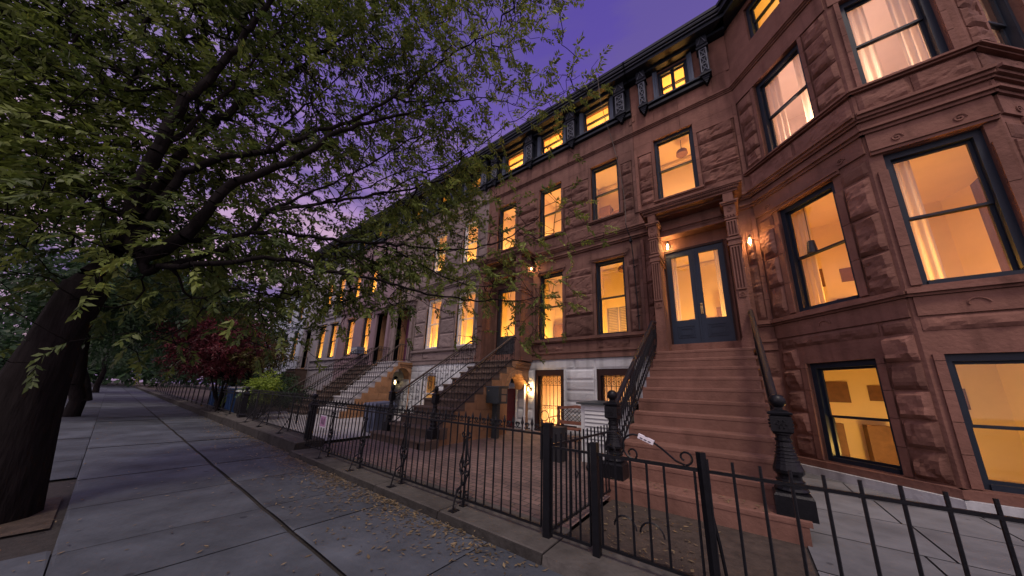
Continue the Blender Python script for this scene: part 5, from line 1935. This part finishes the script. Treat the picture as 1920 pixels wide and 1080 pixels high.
for x in (-3.83, -2.83):
    m = MB()
    m.tube([(x, 6.58, .05), (x, 6.60, .38), (x, 6.58, .62), (x, 6.98, .64)], .016, 5)
    spiral(m, (x, 6.75, .5), (0, 1, 0), (0, 0, 1), .10, .02, 0, 7, .010, 14)
    m.build('arm', 'iron', bn)

ac = thing('utility_cabinet', 'white louvred metal cabinet with dark lid behind the left newel', 'cabinet', (-2.05, 5.5, 0))
m = MB()
m.box(-2.36, -1.52, 5.15, 5.85, .04, 1.02)
cb = m.build('body', 'ac_white', ac)
m = MB()
for k in range(9):
    z = .40 + k * .066
    m.hexa([(-2.28, 5.148, z), (-1.62, 5.148, z), (-1.62, 5.122, z), (-2.28, 5.122, z), (-2.28, 5.149, z + .05), (-1.62, 5.149, z + .05), (-1.62, 5.142, z + .05), (-2.28, 5.142, z + .05)])
m.build('louvre', 'ac_white', cb)
m = MB()
m.hexa([(-2.42, 5.08, 1.021), (-1.46, 5.08, 1.021), (-1.46, 5.92, 1.021), (-2.42, 5.92, 1.021), (-2.42, 5.08, 1.05), (-1.46, 5.08, 1.05), (-1.46, 5.92, 1.08), (-2.42, 5.92, 1.08)])
m.build('lid', 'mail', ac)

pl = thing('planter', 'small black planter with wire hoop beside the thick square post', 'planter', (-2.75, 4.9, 0))
m = MB()
m.box(-2.98, -2.58, 4.8, 5.05, .03, .62)
m.build('box', 'bin_black', pl)
m = MB()
spiral(m, (-2.93, 4.85, .80), (1, 0, 0), (0, 0, 1), .10, .07, -2.4, 3.4, .008, 16)
m.tube([(-2.98, 4.84, .66), (-2.30, 4.84, .655)], .013, 5)
m.build('hoop', 'iron', pl)

def wheelie(label, x, y, w, d, h, mat, lidmat, z=0.05, rot=0):
    t = thing('wheelie_bin', label, 'bin', (x, y, z), 'wheeled rubbish bins')
    m = MB()
    a, b = w / 2, d / 2
    m.hexa([(x - a * .82, y - b * .8, z + .04), (x + a * .82, y - b * .8, z + .04), (x + a * .82, y + b * .8, z + .04), (x - a * .82, y + b * .8, z + .04),
            (x - a, y - b, z + h), (x + a, y - b, z + h), (x + a, y + b, z + h), (x - a, y + b, z + h)])
    m.box(x - a - .015, x + a + .015, y - b - .015, y + b + .015, z + h - .06, z + h - .0)
    for k in (-1, 0, 1):
        m.box(x + k * a * .5 - .02, x + k * a * .5 + .02, y - b * .98, y - b * .85, z + .15, z + h - .1)
    m.build('body', mat, t)
    m = MB()
    m.hexa([(x - a - .02, y - b - .03, z + h + .001), (x + a + .02, y - b - .03, z + h + .001), (x + a + .02, y + b + .03, z + h + .001), (x - a - .02, y + b + .03, z + h + .001),
            (x - a, y - b, z + h + .04), (x + a, y - b, z + h + .04), (x + a * .8, y + b * .8, z + h + .09), (x - a * .8, y + b * .8, z + h + .09)])
    m.build('lid', lidmat, t)
    for s in (-1, 1):
        m = MB()
        m.tube([(x + s * a * .75, y + b * .8, z + .08), (x + s * (a * .75 + .05), y + b * .8, z + .08)], .08, 12)
        m.build('wheel', 'bin_black', t)
    return t
wheelie('grey blue rubbish bin beside the dark worn stoop', -7.55, 4.35, .55, .55, .70, 'bin_grey', 'bin_grey', .05)
wheelie('navy recycling bin with pale lid behind the far fence', -14.6, 2.95, .62, .62, .88, 'bin_blue', 'ac_white', .10)
wheelie('dark bin standing beside the pale lidded navy bin', -13.75, 3.0, .55, .55, .78, 'bin_black', 'ac_white', .10)
wheelie('plain navy bin farthest along the far fence', -18.1, 3.0, .62, .62, .82, 'bin_blue', 'bin_blue', .10)

# window air conditioner of the mauve house
acu = thing('air_conditioner', 'small grey air conditioner hung in a mauve house window', 'air conditioner', (-15.7, FY - .1, 2.9))
m = MB()
m.box(-15.92, -15.30, FY - .42, FY - .02, 2.80, 3.14)
b = m.build('case', 'bin_grey', acu)
m = MB()
for k in range(6):
    m.box(-15.88, -15.34, FY - .428, FY - .4205, 2.84 + k * .045, 2.865 + k * .045)
m.build('vent_slat', 'ac_white', b)

# cables on the plum house front
c_ = MB()
c_.tube([(-1.93, FY - .13, 5.25), (-1.91, FY - .10, 4.7), (-1.88, FY - .10, 3.6), (-1.87, FY - .10, 2.9), (-1.86, FY - .14, 2.74)], .013, 5)
c_.tube([(-2.0, FY - .26, 5.58), (-1.97, FY - .2, 5.35), (-1.93, FY - .13, 5.2)], .012, 5)
c_.lathe([(.02, -.06), (.045, -.03), (.045, .03), (.02, .06)], (-1.93, FY - .14, 5.12), 8)
for z in (4.4, 3.7, 3.1):
    c_.tube([(-1.93, FY - .08, z), (-1.82, FY - .12, z + .01)], .011, 4)
tag(c_.build('cable', 'iron', None), 'black service cable clipped to the stone left of the portico', 'cable')
c_ = MB()
c_.tube([(-2.46, FY - .60, 10.46), (-2.42, FY - .56, 9.6), (-2.36, FY - .35, 9.0), (-2.25, FY - .2, 8.4), (-2.1, FY - .14, 7.3), (-2.02, FY - .14, 6.4), (-2.0, FY - .24, 5.6)], .010, 5)
tag(c_.build('cable', 'iron_worn', None), 'thin pale cable hanging from the dark cornice', 'cable')
# drain pipe by the cellar entrance
c_ = MB()
c_.tube([(-5.22, FY - .09, .10), (-5.22, FY - .09, 1.86)], .032, 10)
for z in (.5, 1.2, 1.8):
    c_.lathe([(.034, -.02), (.042, -.015), (.042, .015), (.034, .02)], (-5.22, FY - .09, z), 10)
tag(c_.build('drain_pipe', 'trim_white', None), 'slim white pipe between the arch and the wall lantern', 'pipe')
# ------------------------------------------------------------------ wall lamps
def sconce(label, p, n, power, col=(1, .55, .20), s=1.0, kind='jar'):
    """jar lamp on a short arm"""
    p, n = Vector(p), Vector(n).normalized()
    t = thing('wall_lamp', label, 'lamp', p, 'lit wall lamps')
    m = MB()
    m.tube([p, p + n * .02 * s], .05 * s, 12)
    m.tube([p + n * .02 * s, p + n * .09 * s + Vector((0, 0, .03 * s)), p + n * .11 * s + Vector((0, 0, .09 * s))], .012 * s, 6)
    c = p + n * .11 * s
    m.lathe([(.012 * s, .12 * s), (.026 * s, .11 * s), (.030 * s, .085 * s), (.026 * s, .078 * s)], c, 12)
    if kind == 'lantern':
        for a in range(4):
            dx, dy = (.05 * s * (1 if a % 2 else -1), .05 * s * (1 if a < 2 else -1))
            m.tube([c + Vector((dx, dy, -.10 * s)), c + Vector((dx, dy, .08 * s))], .006 * s, 4)
        m.lathe([(.058 * s, -.115 * s), (.058 * s, -.10 * s)], c, 4, square=True)
        m.lathe([(.012 * s, .17 * s), (.06 * s, .10 * s)], c, 4, square=True)
    m.build('bracket', 'iron', t)
    m = MB()
    m.lathe([(.046 * s, .075 * s), (.050 * s, .0), (.050 * s, -.08 * s), (.036 * s, -.10 * s)], c, 14)
    m.build('shade', 'glass_lamp', t, smooth=True)
    m = MB()
    m.lathe([(.008 * s, .05 * s), (.022 * s, .015 * s), (.028 * s, -.015 * s), (.02 * s, -.05 * s), (.002, -.062 * s)], c, 10)
    m.build('bulb', 'bulb', t, smooth=True)
    lamp('lamp_light', c + n * .0 + Vector((0, 0, -.01)), power, col, .035, t)
    return t
sconce('glowing jar lamp hanging inside the portico above the navy doors', (-1.09, FY - .06, 4.72), (0, -1, 0), 62)
sconce('glowing jar lamp on the stone right of the portico', (.43, FY - .055, 4.42), (0, -1, 0), 62)
sconce('glowing jar lamp high on the plum house wall by its front door portico', (-5.02, FY - .06, 5.06), (0, -1, 0), 70)
sconce('glowing lantern on the white wall between pipe and grilled door', (-5.05, FY - .05, 1.28), (0, -1, 0), 95, (1, .60, .24), .9, 'lantern')
sconce('twin lit lantern inside the ochre arch of the grey steps', (-11.9, FY - .05, 1.42), (0, -1, 0), 80, (1, .58, .22), 1.5, 'lantern')

# ------------------------------------------------------------------ vegetation
def quick_mesh(name, V, Fq, mat, parent=None, tone=None, smooth=False):
    """numpy mesh of quads (n,4)"""
    off = Vector((0, 0, 0))
    q = parent
    while q is not None:
        off += Vector(q.location)
        q = q.parent
    V = np.asarray(V, dtype=np.float32) - np.array(off, dtype=np.float32)
    me = bpy.data.meshes.new(name)
    n, k = len(V), len(Fq)
    me.vertices.add(n)
    me.vertices.foreach_set('co', V.ravel())
    me.loops.add(k * 4)
    me.loops.foreach_set('vertex_index', np.asarray(Fq, dtype=np.int32).ravel())
    me.polygons.add(k)
    me.polygons.foreach_set('loop_start', np.arange(k, dtype=np.int32) * 4)
    me.update(calc_edges=True)
    at = me.color_attributes.new('tone', 'FLOAT_COLOR', 'POINT')
    arr = np.ones((n, 4), dtype=np.float32)
    if tone is not None:
        arr[:, :3] = np.asarray(tone, dtype=np.float32)[:, None]
    at.data.foreach_set('color', arr.ravel())
    me.materials.append(M[mat])
    if smooth:
        me.polygons.foreach_set('use_smooth', np.ones(k, dtype=bool))
    o = bpy.data.objects.new(name, me)
    COL.objects.link(o)
    if parent is not None:
        o.parent = parent
    return o

RNG = np.random.default_rng(12)
def unit(a):
    return a / np.maximum(np.linalg.norm(a, axis=-1, keepdims=True), 1e-9)

def sprays(P, D, length, leaf, width, pairs, tone, rng, droop=0.35):
    """pinnate sprays: P anchors (n,3), D directions (n,3) -> leaf quads"""
    n = len(P)
    D = unit(D + np.array([0, 0, -droop]) * rng.uniform(.3, 1.3, (n, 1)))
    side = unit(np.cross(D, np.array([0, 0, 1.0])) + rng.normal(0, .25, (n, 3)))
    up = np.cross(side, D)
    Vs, Ts = [], []
    for i in range(pairs):
        f = (i + .6) / pairs
        for s in (-1, 1):
            c = P + D * (length * f) + up * (-.12 * length * f * f)
            d = unit(D * rng.uniform(.35, .95, (n, 1)) + side * s * rng.uniform(.6, 1.1, (n, 1)) + np.array([0, 0, -1]) * rng.uniform(0, .75, (n, 1)) + rng.normal(0, .2, (n, 3)))
            L = leaf * rng.uniform(.65, 1.2, (n, 1))
            w = unit(np.cross(d, up + rng.normal(0, .5, (n, 3))))
            wd = width * rng.uniform(.7, 1.2, (n, 1))
            a, b = c, c + d * L
            mid = c + d * L * .45
            Vs.append(np.stack([a, mid + w * wd * .5 + up * .006, b, mid - w * wd * .5 + up * .006], 1))
            t = np.clip(tone + rng.normal(0, .13, n), 0, 1)
            Ts.append(np.repeat(t[:, None], 4, 1))
    V = np.concatenate(Vs).reshape(-1, 3)
    T = np.concatenate(Ts).reshape(-1)
    return V, np.arange(len(V)).reshape(-1, 4), T

def edge_tubes(A, B, ra, rb, k=4):
    d = unit(B - A)
    ref = np.where(np.abs(d[:, 2:3]) > .9, np.array([[1.0, 0, 0]]), np.array([[0, 0, 1.0]]))
    u = unit(np.cross(d, ref))
    v = np.cross(d, u)
    ang = np.arange(k) * 2 * np.pi / k
    ring = u[:, None, :] * np.cos(ang)[None, :, None] + v[:, None, :] * np.sin(ang)[None, :, None]
    RA = A[:, None, :] + ring * ra[:, None, None]
    RB = B[:, None, :] + ring * rb[:, None, None]
    V = np.concatenate([RA, RB], 1).reshape(-1, 3)
    n = len(A)
    base = np.arange(n)[:, None, None] * (2 * k)
    j = np.arange(k)
    q = np.stack([j, (j + 1) % k, (j + 1) % k + k, j + k], 1)[None]
    return V, (base + q).reshape(-1, 4)

# ---- the street tree whose limbs reach over the pavement
tree = thing('street_tree', 'large street tree with feathery leaves arching over the pavement and fences', 'tree', (-5.3, -.45, 0), 'street trees')
def at_px(u, v, d):
    return np.array(CAM) + unit(np.array(ray(u, v))[None])[0] * d
root_pts = [(-5.3, -.45, -.05), (-5.27, -.44, .8), (-5.22, -.40, 1.5), (-5.15, -.33, 2.1)]
crotch = np.array(root_pts[-1])
limb_px = [   # traced limbs: (u, v, distance), start radius, end radius
    ([(250, 420, 5.3), (360, 262, 5.6), (422, 214, 5.8), (501, 167, 6.1), (560, 130, 6.4), (640, 70, 6.8), (720, 20, 7.2), (800, -40, 7.7)], .11, .010),
    ([(245, 400, 5.2), (300, 270, 5.3), (360, 175, 5.5), (410, 132, 5.7), (470, 50, 6.0), (540, -40, 6.5), (600, -130, 7.1)], .13, .012),
    ([(255, 450, 5.2), (360, 315, 5.2), (446, 291, 5.2), (496, 286, 5.2), (548, 266, 5.3), (595, 246, 5.4), (669, 222, 5.6), (760, 165, 5.9), (850, 100, 6.3), (920, 60, 6.7)], .085, .008),
    ([(270, 480, 5.1), (360, 428, 4.9), (422, 352, 4.9), (520, 313, 5.0), (570, 288, 5.0), (607, 264, 5.1), (657, 239, 5.2), (720, 225, 5.4), (800, 200, 5.8), (870, 185, 6.2)], .12, .008),
    ([(275, 500, 5.2), (360, 487, 5.0), (420, 466, 4.9), (445, 455, 4.9), (508, 395, 4.9), (560, 388, 4.9), (632, 377, 5.0), (700, 366, 5.1), (760, 357, 5.2), (850, 330, 5.5)], .062, .012),
    ([(270, 505, 5.0), (360, 494, 4.6), (446, 492, 4.5), (496, 484, 4.5), (545, 487, 4.5), (607, 506, 4.5), (700, 522, 4.5), (760, 539, 4.5), (822, 555, 4.6), (908, 564, 4.8), (1000, 560, 5.0), (1050, 556, 5.2)], .058, .008),
    ([(360, 450, 5.0), (450, 440, 4.9), (538, 434, 4.9), (607, 449, 4.9), (706, 456, 5.0), (760, 460, 5.1), (846, 469, 5.2), (933, 454, 5.4), (1007, 410, 5.7)], .050, .010),
    ([(700, 456, 5.0), (740, 470, 5.0), (800, 503, 5.0), (860, 530, 5.1), (905, 536, 5.2), (960, 535, 5.3)], .022, .007),
    ([(720, 364, 5.1), (780, 330, 5.3), (860, 300, 5.6), (930, 250, 6.0), (1000, 205, 6.4), (1060, 175, 6.7)], .018, .006),
    ([(760, 190, 5.8), (850, 192, 6.0), (905, 183, 6.2), (950, 192, 6.4), (1000, 205, 6.6)], .018, .005),
    ([(360, 560, 4.9), (420, 540, 4.8), (480, 545, 4.8), (540, 560, 4.8), (600, 545, 4.8), (660, 535, 4.8)], .016, .006),
    ([(330, 262, 5.4), (400, 190, 5.6), (432, 160, 5.7), (490, 95, 6.0), (560, 20, 6.4)], .05, .006),
    ([(500, 285, 5.1), (522, 242, 5.4), (560, 205, 5.6), (600, 180, 5.8), (660, 120, 6.2), (720, 70, 6.6)], .026, .005),
    ([(632, 377, 5.0), (680, 300, 5.2), (703, 230, 5.4), (700, 185, 5.7), (730, 130, 6.0)], .018, .006),
    ([(508, 395, 4.9), (560, 370, 5.0), (620, 345, 5.1), (690, 312, 5.3), (770, 262, 5.6), (830, 240, 5.9)], .030, .008),
    ([(508, 395, 4.8), (600, 380, 4.9), (680, 355, 5.0), (760, 320, 5.2), (840, 330, 5.4)], .026, .008),
    ([(570, 130, 5.8), (582, 180, 5.5), (592, 240, 5.3), (600, 262, 5.1)], .012, .010),
    ([(545, 487, 4.5), (640, 560, 4.6), (700, 600, 4.7)], .012, .004),
    ([(420, 500, 4.6), (470, 560, 4.6), (540, 600, 4.7)], .012, .004),
    ([(607, 449, 4.9), (690, 500, 4.9), (780, 560, 5.0), (850, 590, 5.1)], .016, .005),
    ([(480, 545, 4.8), (492, 590, 4.8), (496, 640, 4.8)], .010, .004),
    ([(850, 469, 5.2), (950, 500, 5.3), (1000, 560, 5.3), (1010, 610, 5.3)], .010, .004),
]
nodes, parent_i, fixed_r = [], [], []
def add_node(p, par, r):
    nodes.append(np.array(p))
    parent_i.append(par)
    fixed_r.append(r)
    return len(nodes) - 1
prev = -1
for i, p in enumerate(root_pts):
    prev = add_node(p, prev, .20 - .012 * i)
crotch_i = prev
rl = np.random.default_rng(3)
for pts, ra, rb in limb_px:
    P = [at_px(*p) for p in pts]
    d = [np.linalg.norm(q - P[0]) for q in nodes]
    start = int(np.argmin(d)) if len(nodes) > 8 else crotch_i
    P = [nodes[start]] + P
    Q = []
    PP = [P[0] * 2 - P[1]] + P + [P[-1] * 2 - P[-2]]
    for i_ in range(1, len(PP) - 2):
        p0, a, b, p3 = PP[i_ - 1], PP[i_], PP[i_ + 1], PP[i_ + 2]
        n = max(2, int(np.linalg.norm(b - a) / .10))
        for k in range(n):
            t = (k + 1) / n
            Q.append(.5 * (2 * a + (b - p0) * t + (2 * p0 - 5 * a + 4 * b - p3) * t * t + (3 * a - p0 - 3 * b + p3) * t ** 3))
    cur = start
    for k, q in enumerate(Q):
        f = (k + 1) / len(Q)
        cur = add_node(q + rl.normal(0, .012, 3), cur, .74 * (ra + (rb - ra) * f ** .6))
N_LIMB = len(nodes)

DENS = [  # coverage of the crown seen in the photograph, 60 x 55 px cells from (360,138)
    [.9, .9, .9, .85, .65, .4, .88, .9, .8, .62, .55, .5, .2],
    [.9, .95, .8, .72, .6, .82, .9, .92, .72, .36, .42, .34, .08],
    [.92, .9, .85, .85, .85, .85, .82, .8, .82, .3, .12, .04, 0],
    [.9, .7, .8, .8, .75, .7, .7, .75, .92, .55, .06, .03, 0],
    [.85, .72, .8, .5, .32, .55, .8, .85, .92, .30, .08, .30, .10],
    [.85, .85, .85, .7, .55, .82, .86, .82, .6, .38, .36, .35, .10],
    [.85, .85, .9, .92, .92, .92, .92, .92, .85, .7, .38, .15, 0],
    [.7, .72, .82, .88, .9, .82, .7, .62, .55, .55, .62, .42, 0],
    [.2, .4, .5, .45, .3, .15, .12, .08, .12, .2, .38, .16, 0],
    [0, 0, .12, .04, 0, 0, 0, 0, 0, .14, .12, 0, 0]]
SP = []
for j in range(-4, 10):
    for i in range(-7, 13):
        if j >= 0 and i >= 0:
            d = DENS[j][i]
        elif i < 0 and j >= 0:
            d = (.78 if j < 6 else (.55 if j == 6 else (.3 if j == 7 else .08)))
            if i < -3 and j > 4:
                d *= .35
        else:
            d = (.75 if i < 0 else .88) if i < 6 else (.88, .85, .7, .55, .42, .22, .04)[i - 6]
        n = RNG.poisson(-math.log(1 - d) * 25) if d > 0 else 0
        for k in range(n):
            u = 360 + 60 * (i + RNG.random())
            v = 138 + 55 * (j + RNG.random())
            base = 5.4 + max(0, (480 - v)) / 480 * 1.6
            dist = base + RNG.normal(0, .45)
            # the crown thins outward; nothing grows into the house fronts
            p = at_px(u, v, dist)
            if p[1] > 6.3:
                p = at_px(u, v, dist * 6.3 / p[1])
            if mnoise.noise(Vector((p[0] * 2.1, p[1] * 2.1, p[2] * 2.6))) < -.08 and RNG.random() < .62:
                continue
            SP.append((p, u, v))
SPp = np.array([s[0] for s in SP])
NN = np.zeros((N_LIMB + len(SPp) * 4, 3))
NN[:N_LIMB] = np.array(nodes)
cnt = N_LIMB
lim0 = 8
dl = np.min(np.linalg.norm(SPp[:, None, :] - NN[None, lim0:N_LIMB:3], axis=2), axis=1)
order = np.argsort(dl)
tipdir = np.zeros_like(SPp)
for oi in order:
    p = SPp[oi]
    dd = np.linalg.norm(NN[lim0:cnt] - p, axis=1)
    b = int(np.argmin(dd)) + lim0
    L = dd[b - lim0]
    a = NN[b]
    tipdir[oi] = (p - a) / max(L, 1e-6)
    seg = 1 if L < .18 else (2 if L < .5 else 4)
    cur = b
    bend = RNG.normal(0, .10 * L, 3)
    for k in range(seg):
        f = (k + 1) / seg
        q = a + (p - a) * f + bend * math.sin(f * math.pi) + np.array([0, 0, .06 * L * math.sin(f * math.pi)])
        cur_new = cnt
        NN[cnt] = q
        cnt += 1
        parent_i.append(cur)
        fixed_r.append(0.0)
        cur = cur_new
rad = np.zeros(cnt)
pi_ = np.array(parent_i)
acc = np.zeros(cnt)
for i in range(cnt - 1, 0, -1):
    r = max(acc[i] ** (1 / 2.6), .0034)
    if i < N_LIMB:
        r = max(min(r, fixed_r[i] * 1.15), fixed_r[i] * .9)
    else:
        r = min(r, .03)
    rad[i] = r
    if pi_[i] >= 0:
        acc[pi_[i]] += r ** 2.6
rad[0] = .33
rad[1] = .235
idx = np.arange(1, N_LIMB)
V, Fq = edge_tubes(NN[pi_[idx]], NN[idx], np.where(np.isin(pi_[idx], [0, 1, 2, 3]) & (idx > 4), rad[idx] * 1.1, rad[pi_[idx]]), rad[idx], 10)
trunk = quick_mesh('trunk', V, Fq, 'bark', tree, smooth=True)
idx = np.arange(N_LIMB, cnt)
V, Fq = edge_tubes(NN[pi_[idx]], NN[idx], np.minimum(rad[pi_[idx]], rad[idx] * 1.3), rad[idx], 4)
quick_mesh('twigs', V, Fq, 'bark_thin', trunk, smooth=True)
tn = np.array([mnoise.noise(Vector((s[0][0] * 1.1, s[0][1] * 1.1, s[0][2] * 1.1))) for s in SP])
uu = np.array([s[1] for s in SP])
tone = np.clip(.34 + .55 * tn + .20 * np.clip((uu - 640) / 300, -.5, 1) + RNG.normal(0, .10, len(SP)), 0.0, .8)  # lighter toward the right: warm window light painted into the leaf tone
out = unit(tipdir + .6 * unit(SPp - np.array([-4.6, .3, 3.2])))
V, Fq, T = sprays(SPp, out, .21, .086, .031, 8, tone, RNG, .22)
quick_mesh('crown', V, Fq, 'leaf', tree, T)

def clump_tree(name, label, base, trunk_h, blobs, n, mat, leaf, width, seed, group=None, cat='tree', stems=1, tr=.12, spread=.3, tone0=.4):
    rng = np.random.default_rng(seed)
    t = thing(name, label, cat, base, group)
    base = np.array(base)
    bl = np.array(blobs, dtype=float)     # (x,y,z,rx,ry,rz) relative to the base
    vol = bl[:, 3] * bl[:, 4] * bl[:, 5]
    pick = rng.choice(len(bl), n, p=vol / vol.sum())
    d = unit(rng.normal(size=(n, 3)))
    r = rng.random((n, 1)) ** (1 / 2.2)
    # broken outline: clumps inside each blob
    cl = rng.normal(0, .16, (n // 9 + 1, 3))
    P = base + bl[pick, :3] + d * r * bl[pick, 3:] + cl[np.arange(n) // 9] * bl[pick, 3:].mean(1, keepdims=True)
    tonev = np.array([mnoise.noise(Vector((p[0] * 1.3, p[1] * 1.3, p[2] * 1.3 + seed))) for p in P])
    hz = (P[:, 2] - P[:, 2].min()) / max(np.ptp(P[:, 2]), .1)
    tone = np.clip(tone0 + .5 * tonev + rng.normal(0, .12, n), 0, 1)
    V, Fq, T = sprays(P, d, leaf * 2.6, leaf, width, 4, tone, rng, .5)
    quick_mesh('crown', V, Fq, mat, t, T)
    A_, B_, r0, r1 = [], [], [], []
    for s in range(stems):
        st = base + np.array([rng.normal(0, spread * .15), rng.normal(0, spread * .15), 0]) if stems > 1 else base
        top = base + np.array([rng.normal(0, spread), rng.normal(0, spread), trunk_h])
        k = 6
        last = st
        for i in range(k):
            f = (i + 1) / k
            q = st + (top - st) * f + rng.normal(0, .010 * trunk_h, 3) * (f < 1)
            A_.append(last); B_.append(q)
            r0.append(tr * (1 - .5 * i / k)); r1.append(tr * (1 - .5 * f))
            last = q
        for b in bl:
            tgt = base + b[:3] + rng.normal(0, .25, 3) * b[3:]
            q = last
            for i in range(4):
                f = (i + 1) / 4
                w = last + (tgt - last) * f + rng.normal(0, .05, 3) * np.linalg.norm(tgt - last)
                A_.append(q); B_.append(w)
                r0.append(tr * .45 * (1 - .7 * i / 4)); r1.append(tr * .45 * (1 - .7 * f))
                q = w
    V, Fq = edge_tubes(np.array(A_), np.array(B_), np.array(r0), np.array(r1), 6)
    quick_mesh('trunk', V, Fq, 'bark', t, smooth=True)
    return t

def blobs_px(cells, base):
    """crown lobes given by direction and distance"""
    out = []
    for u, v, d, rx, rz in cells:
        p = at_px(u, v, d) - np.array(base)
        out.append((p[0], p[1], p[2], rx, rx, rz))
    return out

b0 = tuple(at_px(440, 700, 23)[:2]) + (0.1,)
clump_tree('street_tree', 'dense dark green tree rising behind the red maple', b0, 3.0,
           blobs_px([(400, 555, 23, 2.0, 1.3), (450, 600, 22, 2.2, 1.4), (390, 610, 23, 2.2, 1.5), (490, 610, 22.5, 1.5, 1.1), (350, 570, 24, 2.4, 2.0), (470, 650, 22, 1.6, .9)], b0), 2600, 'leaf_far', .21, .09, 21, 'street trees', tr=.2)
b1 = tuple(at_px(415, 735, 15)[:2]) + (0.1,)
clump_tree('maple_tree', 'low spreading red japanese maple behind the far fence', b1, 1.2,
           blobs_px([(392, 622, 15.4, 1.0, .40), (425, 618, 15, 1.0, .36), (402, 650, 15, 1.15, .45), (450, 650, 14.8, 1.0, .38), (382, 680, 15.2, .9, .30), (425, 682, 15.2, 1.1, .24), (485, 660, 14.6, .6, .25)], b1), 2300, 'leaf_red', .12, .035, 22, None, stems=5, tr=.05, spread=.6, tone0=.35)
b2 = tuple(at_px(500, 735, 14.4)[:2]) + (0.1,)
clump_tree('olive_shrub', 'olive green shrub between the red maple and the pale blue house', b2, 1.1,
           blobs_px([(500, 655, 14.4, .65, .24), (475, 668, 14.2, .55, .2), (520, 672, 14.6, .45, .2)], b2), 300, 'leaf_olive', .11, .045, 23, None, 'shrub', stems=2, tr=.03)
b3 = (-12.3, 3.0, .06)
clump_tree('lime_shrub', 'bright lime green shrub behind the spear topped fence', b3, .7,
           [(-.15, 0, 1.0, .34, .3, .22), (.18, .05, 1.08, .32, .3, .20), (0, -.05, .82, .34, .3, .2), (.05, .1, 1.28, .24, .24, .16)], 330, 'leaf_lime', .085, .034, 24, None, 'shrub', stems=4, tr=.018, spread=.25, tone0=.55)
b4 = (-12.7, 2.95, .06)
clump_tree('leafy_bush', 'small grey green bush squeezed beside the navy bin', b4, .5, [(0, 0, .75, .3, .3, .28), (.2, .1, .95, .22, .22, .2)], 160, 'leaf_far', .07, .035, 25, None, 'shrub', stems=3, tr=.012, tone0=.9)
b5 = (-16.2, 3.1, .06)
clump_tree('leafy_bush', 'pale leaved low plant between the two navy bins', b5, .35, [(0, 0, .5, .45, .35, .3)], 160, 'leaf_lime', .09, .05, 26, None, 'shrub', stems=3, tr=.012, tone0=.15)
b6 = (-20.0, 4.8, .06)
clump_tree('dark_hedge', 'dark clipped hedge in front of the pale blue house', b6, .6, [(-1.5, 0, 1.0, 1.6, .7, .75), (1.2, .2, .95, 1.6, .7, .7), (3.4, .3, .7, 1.2, .6, .5)], 1100, 'leaf_far', .11, .05, 27, None, 'hedge', stems=3, tr=.03, tone0=.05)
for k, (x, y, h, s) in enumerate(((-16.5, -.5, 6.5, 2.6), (-27, -.5, 7, 3.2), (-41, -.5, 8, 3.8))):
    clump_tree('street_tree', ('nearer dark street tree lining the kerb beyond the big tree', 'second dark street tree farther along the kerb', 'third and smallest looking street tree along the kerb')[k], (x, y, 0), h * .45,
               [(0, 0, h * .75, s, s, s * .8), (-s * .6, .4, h * .65, s * .7, s * .7, s * .5), (s * .6, -.4, h * .62, s * .7, s * .7, s * .5)], 1700, 'leaf_far', .2, .09, 31 + k, 'street trees', tr=.18, tone0=.2)
tl = thing('far_trees', None, None, (-90, 0, 0))
rng = np.random.default_rng(5)
P = np.stack([rng.uniform(-120, -62, 6500), rng.uniform(-26, 40, 6500), rng.gamma(3, 1.8, 6500) + .4], 1)
V, Fq, T = sprays(P, unit(rng.normal(size=P.shape)), 1.4, .9, .5, 3, np.clip(rng.normal(.2, .2, len(P)), 0, 1), rng)
bpy.data.objects.remove(tl)
tag(quick_mesh('treeline', V, Fq, 'leaf_far', None, T), kind='stuff')

# fallen leaves along the kerbs
rng = np.random.default_rng(9)
n = 5200
x = -1.2 - rng.gamma(2.0, 3.0, n)
edge = np.where(x > -6.45, 2.12, 2.20)
y = edge - .015 - np.abs(rng.exponential(.13, n)) * (1 + .9 * np.sin(x * 2.3 + 1) ** 2)
far = rng.random(n) < .05
y[far] = rng.uniform(-1.1, 2.1, far.sum())
z = .006 + rng.exponential(.006, n)
n2 = 420          # some on the bottom tread, the yard and the ground under the gate
x2 = np.concatenate([rng.uniform(-1.45, .2, 150), rng.uniform(-1.3, -.3, 170), rng.uniform(-6.2, -1.7, 100)])
y2 = np.concatenate([rng.uniform(3.84, 4.08, 150), rng.uniform(2.55, 3.7, 170), rng.uniform(2.65, 2.9, 100)])
z2 = np.concatenate([np.full(150, .214), np.full(170, .015), np.full(100, .03)]) + rng.exponential(.004, 420)
P = np.stack([np.concatenate([x, x2]), np.concatenate([y, y2]), np.concatenate([z, z2])], 1)
N = len(P)
a = rng.uniform(0, 6.28, N)
L = rng.uniform(.010, .030, N)
d = np.stack([np.cos(a), np.sin(a), rng.normal(0, .18, N)], 1) * L[:, None]
w = np.stack([-np.sin(a), np.cos(a), rng.normal(0, .18, N)], 1) * (L * rng.uniform(.2, .42, N))[:, None]
V = np.stack([P - d, P + w, P + d, P - w], 1).reshape(-1, 3)
V[:, 2] = np.maximum(V[:, 2], np.repeat(P[:, 2], 4) - .004)
tag(quick_mesh('fallen_leaves', V, np.arange(len(V)).reshape(-1, 4), 'leaf_dry', None, np.repeat(np.clip(rng.normal(.45, .3, N), 0, 1), 4)), kind='stuff')
# soil in the tree pit
m = MB()
m.grid([[(pit[0], pit[2], -.012), (pit[1], pit[2], -.012)], [(pit[0], pit[3], -.010), (pit[1], pit[3], -.010)]])
structure(m, 'tree_pit_ground', 'soil')
